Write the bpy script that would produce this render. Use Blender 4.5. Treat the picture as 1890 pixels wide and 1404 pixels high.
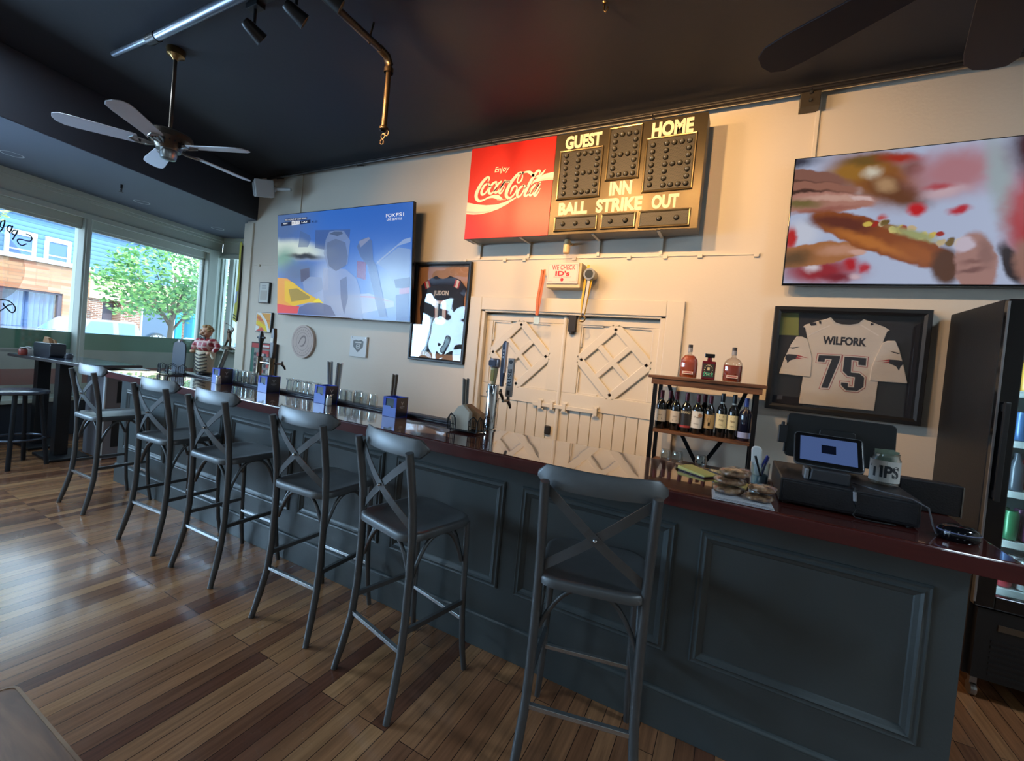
import bpy, bmesh, math, random
from mathutils import Vector, Matrix
for o in list(bpy.data.objects): bpy.data.objects.remove(o)
SC = bpy.context.scene
COL = SC.collection
random.seed(7)
PI = math.pi

# ------------------------------------------------------------------ camera
EYE = 1.548
cam_d = bpy.data.cameras.new('camera'); cam = bpy.data.objects.new('camera', cam_d); COL.objects.link(cam)
cam_d.sensor_width = 36; cam_d.lens = 800/1890*36; cam_d.shift_y = -27/1890; cam_d.clip_start = .02; cam_d.clip_end = 400
cam.matrix_world = Matrix(((.88538, -.09281, .45550, 0), (.45545, -.02300, -.88996, 0), (.09307, .99542, .02191, EYE), (0, 0, 0, 1)))
SC.camera = cam

# ------------------------------------------------------------------ world, sun, exposure
SC.view_settings.view_transform = 'Standard'; SC.view_settings.look = 'None'
SC.view_settings.exposure = 0.0; SC.view_settings.gamma = 1.0; SC.view_settings.use_curve_mapping = False
SC.cycles.use_denoising = True
SC.cycles.max_bounces = 10; SC.cycles.diffuse_bounces = 5; SC.cycles.glossy_bounces = 5
SC.cycles.transparent_max_bounces = 24; SC.cycles.transmission_bounces = 8
SC.cycles.sample_clamp_indirect = 6; SC.cycles.caustics_reflective = False; SC.cycles.caustics_refractive = False
W_ = bpy.data.worlds.new('sky'); SC.world = W_; W_.use_nodes = True
bgn = W_.node_tree.nodes['Background']; bgn.inputs[0].default_value = (.58, .78, 1.0, 1); bgn.inputs[1].default_value = 6.5
def lamp(name, kind, loc, rot, energy, color, **kw):
    d = bpy.data.lights.new(name, kind); d.energy = energy; d.color = color
    for k, v in kw.items(): setattr(d, k, v)
    o = bpy.data.objects.new(name, d); COL.objects.link(o); o.location = loc; o.rotation_euler = rot
    return o
def aim(o, target):
    o.rotation_euler = (Vector(target) - o.location).to_track_quat('-Z', 'Y').to_euler()
sun = lamp('sun', 'SUN', (0, 0, 20), (0, 0, 0), 7, (1, .93, .82), angle=.01)
sun.rotation_euler = Vector((-.72, .30, -.63)).to_track_quat('-Z', 'Y').to_euler()
# added fill lamps under the ceiling without fittings, mostly behind the viewpoint
for lx, ly, e in ((-3.9, -1.6, 40), (0.2, -2.0, 12), (2.9, 1.4, 60), (2.6, -2.6, 14), (-4.7, 1.0, 26)):
    lamp('ceiling_downlight', 'AREA', (lx, ly, 3.70), (0, 0, 0), e, (.66, .84, 1.0), shape='DISK', size=.5)
# added lamps boosting daylight at the further front windows, unseen to the left
for wx_, wy_, e in ((-7.08, -.35, 260), (-6.62, -2.2, 130), (-6.17, -4.0, 50)):
    o = lamp('window_daylight', 'AREA', (wx_-.13, wy_-.03, 1.62), (PI/2, 0, math.radians(104)+PI), e, (.44, .68, 1.0), shape='RECTANGLE', size=1.75, size_y=2.1)

# ------------------------------------------------------------------ colour and material helpers
def lin(v):
    v = v/255
    return v/12.92 if v <= .04045 else ((v+.055)/1.055)**2.4
def c(r, g, b): return (lin(r), lin(g), lin(b), 1)
MATS = {}
def mat(name, col, rough=.5, metal=0., coat=0., emit=0., bump=0., bscale=60., var=0., vscale=6., spec=.5, ecol=None):
    if name in MATS: return MATS[name]
    m = bpy.data.materials.new(name); m.use_nodes = True; nt = m.node_tree; p = nt.nodes['Principled BSDF']
    p.inputs['Base Color'].default_value = col; p.inputs['Roughness'].default_value = rough
    p.inputs['Metallic'].default_value = metal; p.inputs['Coat Weight'].default_value = coat; p.inputs['Coat Roughness'].default_value = .03
    p.inputs['Specular IOR Level'].default_value = spec
    if emit:
        p.inputs['Emission Color'].default_value = ecol or col; p.inputs['Emission Strength'].default_value = emit
    tc = nt.nodes.new('ShaderNodeTexCoord')
    if var:
        n = nt.nodes.new('ShaderNodeTexNoise'); n.inputs['Scale'].default_value = vscale; n.inputs['Detail'].default_value = 5
        nt.links.new(tc.outputs['Object'], n.inputs['Vector'])
        r = nt.nodes.new('ShaderNodeMapRange'); r.inputs[3].default_value = 1-var; r.inputs[4].default_value = 1+var
        nt.links.new(n.outputs[0], r.inputs[0])
        x = nt.nodes.new('ShaderNodeMix'); x.data_type = 'RGBA'; x.blend_type = 'MULTIPLY'; x.inputs[0].default_value = 1
        x.inputs[6].default_value = col; nt.links.new(r.outputs[0], x.inputs[7]); nt.links.new(x.outputs[2], p.inputs['Base Color'])
    if bump:
        n = nt.nodes.new('ShaderNodeTexNoise'); n.inputs['Scale'].default_value = bscale; n.inputs['Detail'].default_value = 4
        nt.links.new(tc.outputs['Object'], n.inputs['Vector'])
        b = nt.nodes.new('ShaderNodeBump'); b.inputs['Strength'].default_value = bump; b.inputs['Distance'].default_value = .01
        nt.links.new(n.outputs[0], b.inputs['Height']); nt.links.new(b.outputs[0], p.inputs['Normal'])
    MATS[name] = m
    return m
def glass_mat(name, tint=(1, 1, 1), gloss=.06, edge=.35, rough=0.0, wav=0.):
    if name in MATS: return MATS[name]
    m = bpy.data.materials.new(name); m.use_nodes = True; nt = m.node_tree; nt.nodes.clear()
    out = nt.nodes.new('ShaderNodeOutputMaterial'); mx = nt.nodes.new('ShaderNodeMixShader')
    t = nt.nodes.new('ShaderNodeBsdfTransparent'); t.inputs[0].default_value = (*tint, 1)
    g = nt.nodes.new('ShaderNodeBsdfGlossy'); g.inputs['Roughness'].default_value = rough
    lw = nt.nodes.new('ShaderNodeLayerWeight'); lw.inputs[0].default_value = .35
    mr = nt.nodes.new('ShaderNodeMapRange'); mr.inputs[3].default_value = gloss; mr.inputs[4].default_value = edge
    nt.links.new(lw.outputs['Facing'], mr.inputs[0]); nt.links.new(mr.outputs[0], mx.inputs[0])
    if wav:
        n = nt.nodes.new('ShaderNodeTexNoise'); n.inputs['Scale'].default_value = 3.2; n.inputs['Detail'].default_value = 1
        tc = nt.nodes.new('ShaderNodeTexCoord'); nt.links.new(tc.outputs['Object'], n.inputs['Vector'])
        b = nt.nodes.new('ShaderNodeBump'); b.inputs['Strength'].default_value = wav; b.inputs['Distance'].default_value = .05
        nt.links.new(n.outputs[0], b.inputs['Height']); nt.links.new(b.outputs[0], g.inputs['Normal'])
    nt.links.new(t.outputs[0], mx.inputs[1]); nt.links.new(g.outputs[0], mx.inputs[2]); nt.links.new(mx.outputs[0], out.inputs[0])
    MATS[name] = m
    return m
def nodes_mat(name, rough=.5):
    m = bpy.data.materials.new(name); m.use_nodes = True; nt = m.node_tree; p = nt.nodes['Principled BSDF']
    p.inputs['Roughness'].default_value = rough; MATS[name] = m
    tc = nt.nodes.new('ShaderNodeTexCoord')
    return m, nt, p, tc
def ramp(nt, stops, interp='LINEAR'):
    r = nt.nodes.new('ShaderNodeValToRGB'); r.color_ramp.interpolation = interp
    while len(r.color_ramp.elements) > 1: r.color_ramp.elements.remove(r.color_ramp.elements[-1])
    r.color_ramp.elements[0].position = stops[0][0]; r.color_ramp.elements[0].color = stops[0][1]
    for pos, col in stops[1:]:
        e = r.color_ramp.elements.new(pos); e.color = col
    return r
def mapping(nt, tc, scale=(1, 1, 1), rot=(0, 0, 0), loc=(0, 0, 0)):
    mp = nt.nodes.new('ShaderNodeMapping'); mp.inputs['Scale'].default_value = scale; mp.inputs['Rotation'].default_value = rot; mp.inputs['Location'].default_value = loc
    nt.links.new(tc.outputs['Object'], mp.inputs['Vector'])
    return mp

# ------------------------------------------------------------------ mesh builder
class G:
    def __init__(s): s.v = []; s.f = []; s.m = []
    def add(s, vs, fs, mi=0):
        o = len(s.v); s.v += [tuple(p) for p in vs]; s.f += [tuple(i+o for i in f) for f in fs]; s.m += [mi]*len(fs); return s
    def bx(s, x0, x1, y0, y1, z0, z1, mi=0):
        return s.add([(x0,y0,z0),(x1,y0,z0),(x1,y1,z0),(x0,y1,z0),(x0,y0,z1),(x1,y0,z1),(x1,y1,z1),(x0,y1,z1)],
                     [(0,3,2,1),(4,5,6,7),(0,1,5,4),(1,2,6,5),(2,3,7,6),(3,0,4,7)], mi)
    def box(s, c_, d, rot=None, mi=0):
        M = rot or Matrix()
        vs = [M @ Vector((sx*d[0]/2, sy*d[1]/2, sz*d[2]/2)) + Vector(c_) for sz in (-1,1) for sx, sy in ((-1,-1),(1,-1),(1,1),(-1,1))]
        return s.add(vs, [(0,3,2,1),(4,5,6,7),(0,1,5,4),(1,2,6,5),(2,3,7,6),(3,0,4,7)], mi)
    def quad(s, a, b, c_, d, mi=0): return s.add([a,b,c_,d], [(0,1,2,3)], mi)
    def sweep(s, pts, prof, up=(0,0,1), closed=False, scale=None, mi=0, caps=True):
        """sweep a closed 2-D profile (side, up) along a polyline"""
        pts = [Vector(p) for p in pts]; n = len(pts); k = len(prof); vs = []; up = Vector(up)
        for i, p in enumerate(pts):
            a = pts[i-1] if (i > 0 or closed) else pts[i]; b = pts[(i+1) % n] if (i < n-1 or closed) else pts[i]
            t = (b-a).normalized(); side = t.cross(up)
            if side.length < 1e-4: side = t.cross(Vector((1,0,.01)))
            side.normalize(); u2 = side.cross(t)
            sc = scale[i] if scale else 1
            vs += [p + side*q[0]*sc + u2*q[1]*sc for q in prof]
        fs = []
        for i in range(n if closed else n-1):
            j = (i+1) % n
            fs += [(i*k+q, i*k+(q+1)%k, j*k+(q+1)%k, j*k+q) for q in range(k)]
        if caps and not closed: fs += [tuple(range(k-1,-1,-1)), tuple((n-1)*k+q for q in range(k))]
        return s.add(vs, fs, mi)
    def tube(s, pts, r, n=10, closed=False, mi=0, up=None):
        rs = r if isinstance(r, (list, tuple)) else [r]*len(pts)
        prof = [(math.cos(2*PI*i/n), math.sin(2*PI*i/n)) for i in range(n)]
        d = (Vector(pts[-1])-Vector(pts[0])); 
        if up is None: up = (0,0,1) if abs(d.z) < .8*max(d.length,1e-6) else (0,1,.001)
        return s.sweep(pts, prof, up, closed, rs, mi)
    def cyl(s, p0, p1, r0, r1=None, n=20, mi=0): return s.tube([p0, p1], [r0, r0 if r1 is None else r1], n, mi=mi)
    def lathe(s, prof, c_=(0,0,0), n=24, sx=1, sy=1, mi=0, cap=False):
        vs = []; k = len(prof)
        for i in range(n):
            a = 2*PI*i/n
            vs += [(c_[0]+r*math.cos(a)*sx, c_[1]+r*math.sin(a)*sy, c_[2]+z) for r, z in prof]
        fs = [(i*k+q, ((i+1)%n)*k+q, ((i+1)%n)*k+q+1, i*k+q+1) for i in range(n) for q in range(k-1)]
        if cap: fs += [tuple(i*k for i in range(n-1,-1,-1)), tuple(i*k+k-1 for i in range(n))]
        return s.add(vs, fs, mi)
    def sphere(s, c_, r, n=16, m=10, sc=(1,1,1), mi=0):
        prof = [(max(1e-5, r*math.sin(PI*i/m)), -r*math.cos(PI*i/m)*sc[2]) for i in range(m+1)]
        return s.lathe(prof, c_, n, sc[0], sc[1], mi)
    def prism(s, poly, y0, y1, mi=0):
        """polygon in (x, z) extruded from y0 (front) to y1"""
        ar = sum(poly[i-1][0]*poly[i][1]-poly[i][0]*poly[i-1][1] for i in range(len(poly)))
        if ar < 0: poly = poly[::-1]
        k = len(poly); vs = [(x,y0,z) for x,z in poly]+[(x,y1,z) for x,z in poly]
        fs = [tuple(range(k)), tuple(range(2*k-1,k-1,-1))]+[(i, k+i, k+(i+1)%k, (i+1)%k) for i in range(k)]
        return s.add(vs, fs, mi)
    def slab(s, poly, z0, z1, mi=0):
        ar = sum(poly[i-1][0]*poly[i][1]-poly[i][0]*poly[i-1][1] for i in range(len(poly)))
        if ar < 0: poly = poly[::-1]
        k = len(poly); vs = [(x,y,z0) for x,y in poly]+[(x,y,z1) for x,y in poly]
        fs = [tuple(range(k-1,-1,-1)), tuple(range(k,2*k))]+[(i, (i+1)%k, k+(i+1)%k, k+i) for i in range(k)]
        return s.add(vs, fs, mi)
    def stroke(s, pts, y, mi=0, sub=4, cap=True, th=.0015):
        """variable-width brush stroke in the xz plane; pts are (x, z, width)"""
        P = [Vector(p) for p in pts]; Q = []
        for i in range(len(P)-1):
            p0, p1, p2, p3 = P[max(i-1,0)], P[i], P[i+1], P[min(i+2,len(P)-1)]
            for q in range(sub):
                t = q/sub
                Q.append(.5*((2*p1)+(p2-p0)*t+(2*p0-5*p1+4*p2-p3)*t*t+(3*p1-p0-3*p2+p3)*t**3))
        Q.append(P[-1]); L = []; R_ = []
        for i, p in enumerate(Q):
            d = (Q[min(i+1,len(Q)-1)]-Q[max(i-1,0)]); d = Vector((d.x, d.y)); d.normalize(); w = max(p.z,.0005)/2
            L.append((p.x-d.y*w, y, p.y+d.x*w)); R_.append((p.x+d.y*w, y, p.y-d.x*w))
        n = len(Q); s.add(R_+L, [(i, i+1, n+i+1, n+i) for i in range(n-1)], mi)
        if cap:
            for p in (Q[0], Q[-1]):
                w = p.z/2; s.add([(p.x+w*math.cos(2*PI*i/12), y, p.y+w*math.sin(2*PI*i/12)) for i in range(12)], [tuple(range(12))], mi)
        return s
    def text(s, body, x0, x1, z0, z1, y, mi=0, bold=.0, shear=0., flip=False, depth=0.):
        cu = bpy.data.curves.new('t', 'FONT'); cu.body = body; cu.size = 1; cu.offset = bold; cu.shear = shear; cu.resolution_u = 4; cu.extrude = 0
        o = bpy.data.objects.new('t', cu); me = bpy.data.meshes.new_from_object(o)
        xs = [v.co.x for v in me.vertices]; ys = [v.co.y for v in me.vertices]
        ax, bx_, ay, by = min(xs), max(xs), min(ys), max(ys)
        vs = []
        for v in me.vertices:
            u = (v.co.x-ax)/(bx_-ax); w = (v.co.y-ay)/(by-ay)
            if flip: u = 1-u
            vs.append((x0+u*(x1-x0), y, z0+w*(z1-z0)))
        fs = [tuple(p.vertices)[::-1 if flip else 1] for p in me.polygons]
        s.add(vs, fs, mi)
        bpy.data.objects.remove(o); bpy.data.curves.remove(cu); bpy.data.meshes.remove(me)
        return s
    def xf(s, M, start=0):
        s.v = s.v[:start]+[tuple(M @ Vector(p)) for p in s.v[start:]]; return s

def obj(name, g, mats, parent=None, smooth=False, bevel=0., loc=None, rz=None, seg=2, label=None):
    me = bpy.data.meshes.new(name); me.from_pydata(g.v, [], g.f)
    if not isinstance(mats, (list, tuple)): mats = [mats]
    for m in mats: me.materials.append(m)
    me.polygons.foreach_set('material_index', g.m)
    if smooth:
        me.polygons.foreach_set('use_smooth', [True]*len(g.f))
    me.update(); o = bpy.data.objects.new(name, me); COL.objects.link(o)
    if smooth:
        md = o.modifiers.new('es', 'EDGE_SPLIT'); md.split_angle = math.radians(smooth if smooth > 1 else 40)
    if bevel:
        b = o.modifiers.new('bevel', 'BEVEL'); b.width = bevel; b.segments = seg; b.limit_method = 'ANGLE'; b.angle_limit = math.radians(40)
    if parent: o.parent = parent
    if loc: o.location = loc
    if rz is not None: o.rotation_euler = (0, 0, rz)
    if label: o['label'] = label
    return o
def tag(o, label, cat, group=None, kind=None):
    o['label'] = label; o['category'] = cat
    if group: o['group'] = group
    if kind: o['kind'] = kind
    return o
def thing(name, label, cat, loc=(0,0,0), rz=0, group=None):
    o = bpy.data.objects.new(name, None); COL.objects.link(o); o.location = loc; o.rotation_euler = (0,0,rz); o.empty_display_size = .1
    return tag(o, label, cat, group)
def struct(name, g, mats, **kw):
    o = obj(name, g, mats, **kw); o['kind'] = 'structure'; return o
def dup(root, loc, rz=None, label=None, group=None, scale=None):
    r = root.copy(); COL.objects.link(r); r.location = loc
    if rz is not None: r.rotation_euler = (0,0,rz)
    if scale: r.scale = scale
    if label: r['label'] = label
    if group: r['group'] = group
    for ch in list(root.children):
        q = ch.copy(); COL.objects.link(q); q.parent = r
        for g2 in ch.children:
            d = g2.copy(); COL.objects.link(d); d.parent = q
    return r
def rrect(x0, x1, z0, z1, r, n=5):
    P = []
    for cx, cz, a in ((x1-r, z0+r, -90), (x1-r, z1-r, 0), (x0+r, z1-r, 90), (x0+r, z0+r, 180)):
        P += [(cx+r*math.cos(math.radians(a+90*i/n)), cz+r*math.sin(math.radians(a+90*i/n))) for i in range(n+1)]
    return P
def circ(cx, cz, r, n=24, ry=None): return [(cx+r*math.cos(2*PI*i/n), cz+(ry or r)*math.sin(2*PI*i/n)) for i in range(n)]
def bezier(p0, p1, p2, p3, n=10):
    p0, p1, p2, p3 = map(Vector, (p0, p1, p2, p3))
    return [p0*(1-t)**3+3*p1*t*(1-t)**2+3*p2*t*t*(1-t)+p3*t**3 for t in [i/n for i in range(n+1)]]
def arc(cx, cz, r, a0, a1, n=12): return [(cx+r*math.cos(math.radians(a0+(a1-a0)*i/n)), cz+r*math.sin(math.radians(a0+(a1-a0)*i/n))) for i in range(n+1)]
# ------------------------------------------------------------------ paints
K = 3.8/3.5
def SZ(z): return (z-EYE)*K+EYE
CEIL = 3.727
white_wall = mat('wall_paint', c(216, 206, 190), .55, bump=.12, bscale=45, var=.035, vscale=1.6)
trim_white = mat('trim_paint', c(220, 210, 192), .45, bump=.05, bscale=30)
door_white = mat('door_paint', c(218, 209, 192), .42, bump=.06, bscale=40)
window_white = mat('window_trim_paint', c(198, 208, 200), .5, bump=.05)
navy_ceiling = mat('ceiling_paint', c(40, 43, 52), .6, bump=.1, bscale=20, var=.05)
slate = mat('bar_paint', c(74, 81, 82), .38, bump=.06, bscale=90, var=.06, vscale=9)
black_gloss = mat('black_gloss', c(14, 15, 18), .12)
black_satin = mat('black_satin', c(24, 25, 28), .4)
black_matte = mat('black_matte', c(20, 21, 24), .7)
black_metal = mat('black_metal', c(28, 29, 32), .38, metal=.5)
chrome = mat('chrome', c(210, 212, 214), .12, metal=1)
brass = mat('aged_brass', c(150, 118, 74), .28, metal=1)
steel = mat('brushed_steel', c(150, 152, 152), .32, metal=1)
iron = mat('gunmetal', c(100, 102, 103), .44, metal=.6, var=.12, vscale=25)
white_plastic = mat('white_plastic', c(222, 222, 218), .4)
thin_glass = glass_mat('window_glass', (.95, .98, .98), .03, .5)
ware_glass = glass_mat('glassware', (.93, .96, .96), .10, .75)
frame_glass = glass_mat('frame_glazing', (1, 1, 1), .045, .5)
film_glass = glass_mat('plastic_glazing', (1, 1, 1), .03, .3, wav=.3)

# floor: narrow strip boards running towards the back wall
fm, nt, p, tc = nodes_mat('strip_floor', .3)
mp = mapping(nt, tc, rot=(0, 0, PI/2))
bk = nt.nodes.new('ShaderNodeTexBrick'); bk.inputs['Color1'].default_value = (0, 0, 0, 1); bk.inputs['Color2'].default_value = (1, 1, 1, 1); bk.inputs['Mortar'].default_value = (0, 0, 0, 1)
bk.inputs['Scale'].default_value = 1; bk.inputs['Mortar Size'].default_value = .0016; bk.inputs['Brick Width'].default_value = 1.35; bk.inputs['Row Height'].default_value = .074
bk.offset = .37; bk.offset_frequency = 3; bk.inputs['Mortar Smooth'].default_value = .2
nt.links.new(mp.outputs[0], bk.inputs['Vector'])
rp = ramp(nt, [(0, c(96, 58, 42)), (.2, c(128, 86, 58)), (.4, c(158, 111, 76)), (.58, c(132, 88, 60)), (.78, c(170, 124, 84)), (1, c(110, 68, 50))])
nt.links.new(bk.outputs['Color'], rp.inputs[0])
mp2 = mapping(nt, tc, scale=(55, 2.2, 1)); ns = nt.nodes.new('ShaderNodeTexNoise'); ns.inputs['Scale'].default_value = 1; ns.inputs['Detail'].default_value = 7; ns.inputs['Roughness'].default_value = .65
nt.links.new(mp2.outputs[0], ns.inputs['Vector'])
mr = nt.nodes.new('ShaderNodeMapRange'); mr.inputs[1].default_value = .3; mr.inputs[2].default_value = .7; mr.inputs[3].default_value = .66; mr.inputs[4].default_value = 1.25; nt.links.new(ns.outputs[0], mr.inputs[0])
mx = nt.nodes.new('ShaderNodeMix'); mx.data_type = 'RGBA'; mx.blend_type = 'MULTIPLY'; mx.inputs[0].default_value = 1
nt.links.new(rp.outputs[0], mx.inputs[6]); nt.links.new(mr.outputs[0], mx.inputs[7])
mo = nt.nodes.new('ShaderNodeMix'); mo.data_type = 'RGBA'; mo.inputs[7].default_value = c(38, 20, 14); nt.links.new(bk.outputs['Fac'], mo.inputs[0]); nt.links.new(mx.outputs[2], mo.inputs[6])
nt.links.new(mo.outputs[2], p.inputs['Base Color'])
n3 = nt.nodes.new('ShaderNodeTexNoise'); n3.inputs['Scale'].default_value = 3; n3.inputs['Detail'].default_value = 6; nt.links.new(tc.outputs['Object'], n3.inputs['Vector'])
m3 = nt.nodes.new('ShaderNodeMapRange'); m3.inputs[3].default_value = .16; m3.inputs[4].default_value = .34; nt.links.new(n3.outputs[0], m3.inputs[0]); nt.links.new(m3.outputs[0], p.inputs['Roughness'])
bp = nt.nodes.new('ShaderNodeBump'); bp.inputs['Strength'].default_value = .25; bp.inputs['Distance'].default_value = .003; bp.invert = True
nt.links.new(bk.outputs['Fac'], bp.inputs['Height']); nt.links.new(bp.outputs[0], p.inputs['Normal'])
p.inputs['Coat Weight'].default_value = .35; p.inputs['Coat Roughness'].default_value = .12
floor_mat = fm

def wood(name, dark, light, scale=(2, 14, 14), rough=.4, coat=0., wav=0.):
    m, nt, p, tc = nodes_mat(name, rough)
    mp = mapping(nt, tc, scale=scale); n = nt.nodes.new('ShaderNodeTexNoise'); n.inputs['Scale'].default_value = 1.6; n.inputs['Detail'].default_value = 8; n.inputs['Distortion'].default_value = 1.2
    nt.links.new(mp.outputs[0], n.inputs['Vector']); r = ramp(nt, [(.3, dark), (.7, light)]); nt.links.new(n.outputs[0], r.inputs[0]); nt.links.new(r.outputs[0], p.inputs['Base Color'])
    p.inputs['Coat Weight'].default_value = coat; p.inputs['Coat Roughness'].default_value = .02
    if wav:
        n2 = nt.nodes.new('ShaderNodeTexNoise'); n2.inputs['Scale'].default_value = 3.5; n2.inputs['Detail'].default_value = 1; nt.links.new(tc.outputs['Object'], n2.inputs['Vector'])
        b = nt.nodes.new('ShaderNodeBump'); b.inputs['Strength'].default_value = wav; b.inputs['Distance'].default_value = .02
        nt.links.new(n2.outputs[0], b.inputs['Height']); nt.links.new(b.outputs[0], p.inputs['Normal']); nt.links.new(b.outputs[0], p.inputs['Coat Normal'])
    return m
bar_wood = wood('lacquered_bar_wood', c(58, 22, 20), c(96, 40, 32), (1.2, 9, 9), .12, 1., .07)
bar_edge = wood('bar_edge_wood', c(60, 20, 23), c(90, 34, 34), (1.2, 9, 9), .3, .3)
walnut = wood('walnut', c(70, 44, 30), c(124, 84, 56), (2, 18, 18), .45)
table_wood = wood('table_wood', c(92, 58, 36), c(146, 102, 66), (2.5, 16, 16), .38, .15)
table_edge = wood('table_edge_wood', c(120, 88, 58), c(166, 130, 92), (3, 18, 18), .4)

# ------------------------------------------------------------------ shopfront frame: x runs along the windows towards the corner, y points outdoors
WA = math.radians(104); WC = Vector((-8.143, 4.408, 0))
def FW(x, y, z=0.): return (WC.x+x*math.cos(WA)-y*math.sin(WA), WC.y+x*math.sin(WA)+y*math.cos(WA), z)
FWK = dict(loc=tuple(WC), rz=WA)

# ------------------------------------------------------------------ room shell
pts = [FW(1.2, 0), FW(-9.6, 0), (4.3, FW(-9.6, 0)[1]), (4.3, 3.8), (-6.2, 3.8), (-6.2, 5.1)]
pts2 = [p_[:2] for p_ in pts]
struct('floor', G().slab([FW(.2, 0)[:2], FW(-9.6, 0)[:2], (4.3, FW(-9.6, 0)[1]), (4.3, 4.1), (-5.6, 4.1), (-5.6, 5.05)], -.1, 0), floor_mat)
struct('ceiling', G().slab([FW(.4, -.0)[:2], FW(-9.6, 0)[:2], (4.3, FW(-9.6, 0)[1]), (4.3, 4.1), (-5.6, 4.1), (-5.6, 5.3)], CEIL, CEIL+.2), navy_ceiling)
g = G().bx(-6.45, -2.40, 3.8, 4.0, 0, CEIL).bx(-.50, 4.3, 3.8, 4.0, 0, CEIL).bx(-2.40, -.50, 3.8, 4.0, 2.035, CEIL).bx(-2.40, -.50, 3.925, 4.0, 0, 2.035)  # last box is added behind the doors, stopping a light leak above them
struct('wall_back', g, white_wall)
struct('wall_right', G().bx(4.3, 4.5, -6, 4.0, 0, CEIL), white_wall)
yb = FW(-9.6, 0)[1]
struct('wall_front', G().bx(FW(-9.6, 0)[0]-.3, 4.5, yb-.2, yb, 0, CEIL), white_wall)
# lowered soffit over the windows
SOF = 3.136
sof = [(-6.223, 3.8), (-5.595, 1.28), (-4.0, -5.1), FW(-9.6, 0)[:2], FW(.3, 0)[:2], (-5.75, 5.2), (-5.75, 3.9), (-6.2, 3.9)]
struct('ceiling_soffit', G().slab(sof, SOF, CEIL-.005), navy_ceiling)
struct('ceiling_soffit_panel', G().slab([(-6.215, 3.79), (-5.60, 1.28), (-4.02, -5.0), FW(-9.5, -.02)[:2], FW(.0, -.02)[:2], (-6.9, 4.55), (-6.46, 4.5), (-6.46, 3.79)], SOF-.006, SOF+.001), mat('soffit_paint', c(86, 94, 110), .55))  # window light on the underside painted in as a lighter colour
# window wall: header, knee wall, posts
GT, HB, SILL = 2.712, 2.835, .50
g = G().bx(-9.6, .0, 0, .22, HB, SOF)
g.bx(-9.6, .0, -.035, 0, SOF-.07, SOF).bx(-9.6, .0, -.02, 0, SOF-.11, SOF-.07)
g.bx(-9.6, -.0, -.03, .0, HB-.02, HB+.05).bx(-9.6, -.27, .03, .16, GT, HB)
struct('wall_window_header', g, window_white, bevel=.006, **FWK)
struct('wall_window_knee', G().bx(-9.6, .0, -.05, .2, 0, SILL-.05), mat('knee_wall_paint', c(40, 48, 62), .5), **FWK)
struct('trim_1', G().bx(-9.6, .0, -.09, .18, SILL-.05, SILL), window_white, bevel=.006, **FWK)
struct('wall_post', G().bx(-.27, -.085, -.03, .17, 0, HB).bx(-.085, 0, 0, .2, 0, HB).bx(-.30, -.27, .06, .14, SILL, GT), window_white, bevel=.012, **FWK)
muls = [(-2.03, -1.945), (-3.98, -3.90), (-5.93, -5.85), (-7.88, -7.80), (-9.6, -9.5)]
for i, (a, b) in enumerate(muls):
    struct('window_mullion', G().bx(a, b, -.015, .16, SILL, HB).bx(a+.02, b-.02, -.03, -.015, SILL, HB), window_white, bevel=.006, **FWK)
spans = [(-1.945, -.30), (-3.90, -2.03), (-5.85, -3.98), (-7.80, -5.93), (-9.5, -7.88)]
green_film = mat('green_film', c(112, 156, 128), .35, coat=.3, var=.05, vscale=3)
white_film = mat('white_film', c(206, 206, 200), .35, coat=.3, var=.04)
red_film = mat('red_film', c(176, 88, 84), .35, coat=.3, var=.05, vscale=3)
for i, (a, b) in enumerate(spans):
    w = struct('window_%d' % (i+1), G().bx(a, b, .085, .095, SILL, GT), thin_glass, **FWK)
    obj('green_band', G().bx(a, b, .097, .10, 1.097, 1.328), green_film, w)
    obj('white_band', G().bx(a, b, .097, .10, .845, 1.097), white_film, w)
    obj('red_band', G().bx(a, b, .097, .10, .65, .845), red_film, w)
    obj('cream_band', G().bx(a, b, .097, .10, SILL, .65), white_film, w)
    obj('window_frame', G().bx(a, b, .05, .08, GT-.035, GT).bx(a, b, .05, .08, SILL, SILL+.03), window_white, w)
    if i < 2:
        ink = mat('window_lettering', c(40, 36, 48), .5)
        if i == 1:
            gg = G()
            for st in ([(-2.543, 2.457), (-2.512, 2.452), (-2.489, 2.424), (-2.501, 2.386), (-2.537, 2.379), (-2.579, 2.383), (-2.614, 2.373), (-2.611, 2.339), (-2.577, 2.314), (-2.537, 2.342)],
                       [(-2.619, 2.478), (-2.634, 2.43), (-2.657, 2.363)], [(-2.622, 2.471), (-2.652, 2.47), (-2.669, 2.436), (-2.643, 2.414), (-2.623, 2.449)],
                       [(-2.668, 2.506), (-2.7, 2.507), (-2.713, 2.462), (-2.689, 2.441), (-2.669, 2.481)], [(-2.666, 2.512), (-2.688, 2.427)],
                       [(-2.737, 2.55), (-2.763, 2.534), (-2.772, 2.481), (-2.747, 2.473), (-2.734, 2.533)], [(-2.734, 2.557), (-2.743, 2.477), (-2.765, 2.424)],
                       [(-2.751, 1.641), (-2.693, 1.652), (-2.642, 1.636), (-2.597, 1.578), (-2.601, 1.528), (-2.626, 1.514), (-2.662, 1.548), (-2.694, 1.588), (-2.701, 1.61)], [(-2.735, 1.509), (-2.697, 1.548), (-2.66, 1.593), (-2.631, 1.604)]):
                gg.stroke([(x, z, .013) for x, z in st], .082)
            obj('mirrored_lettering', gg, ink, w)
            gd = G(); gd.prism(circ(-2.98, 2.02, .46, 40), .1005, .102)
            obj('round_decal', gd, glass_mat('decal_film', (.86, .82, .78), .02, .1), w)
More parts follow.
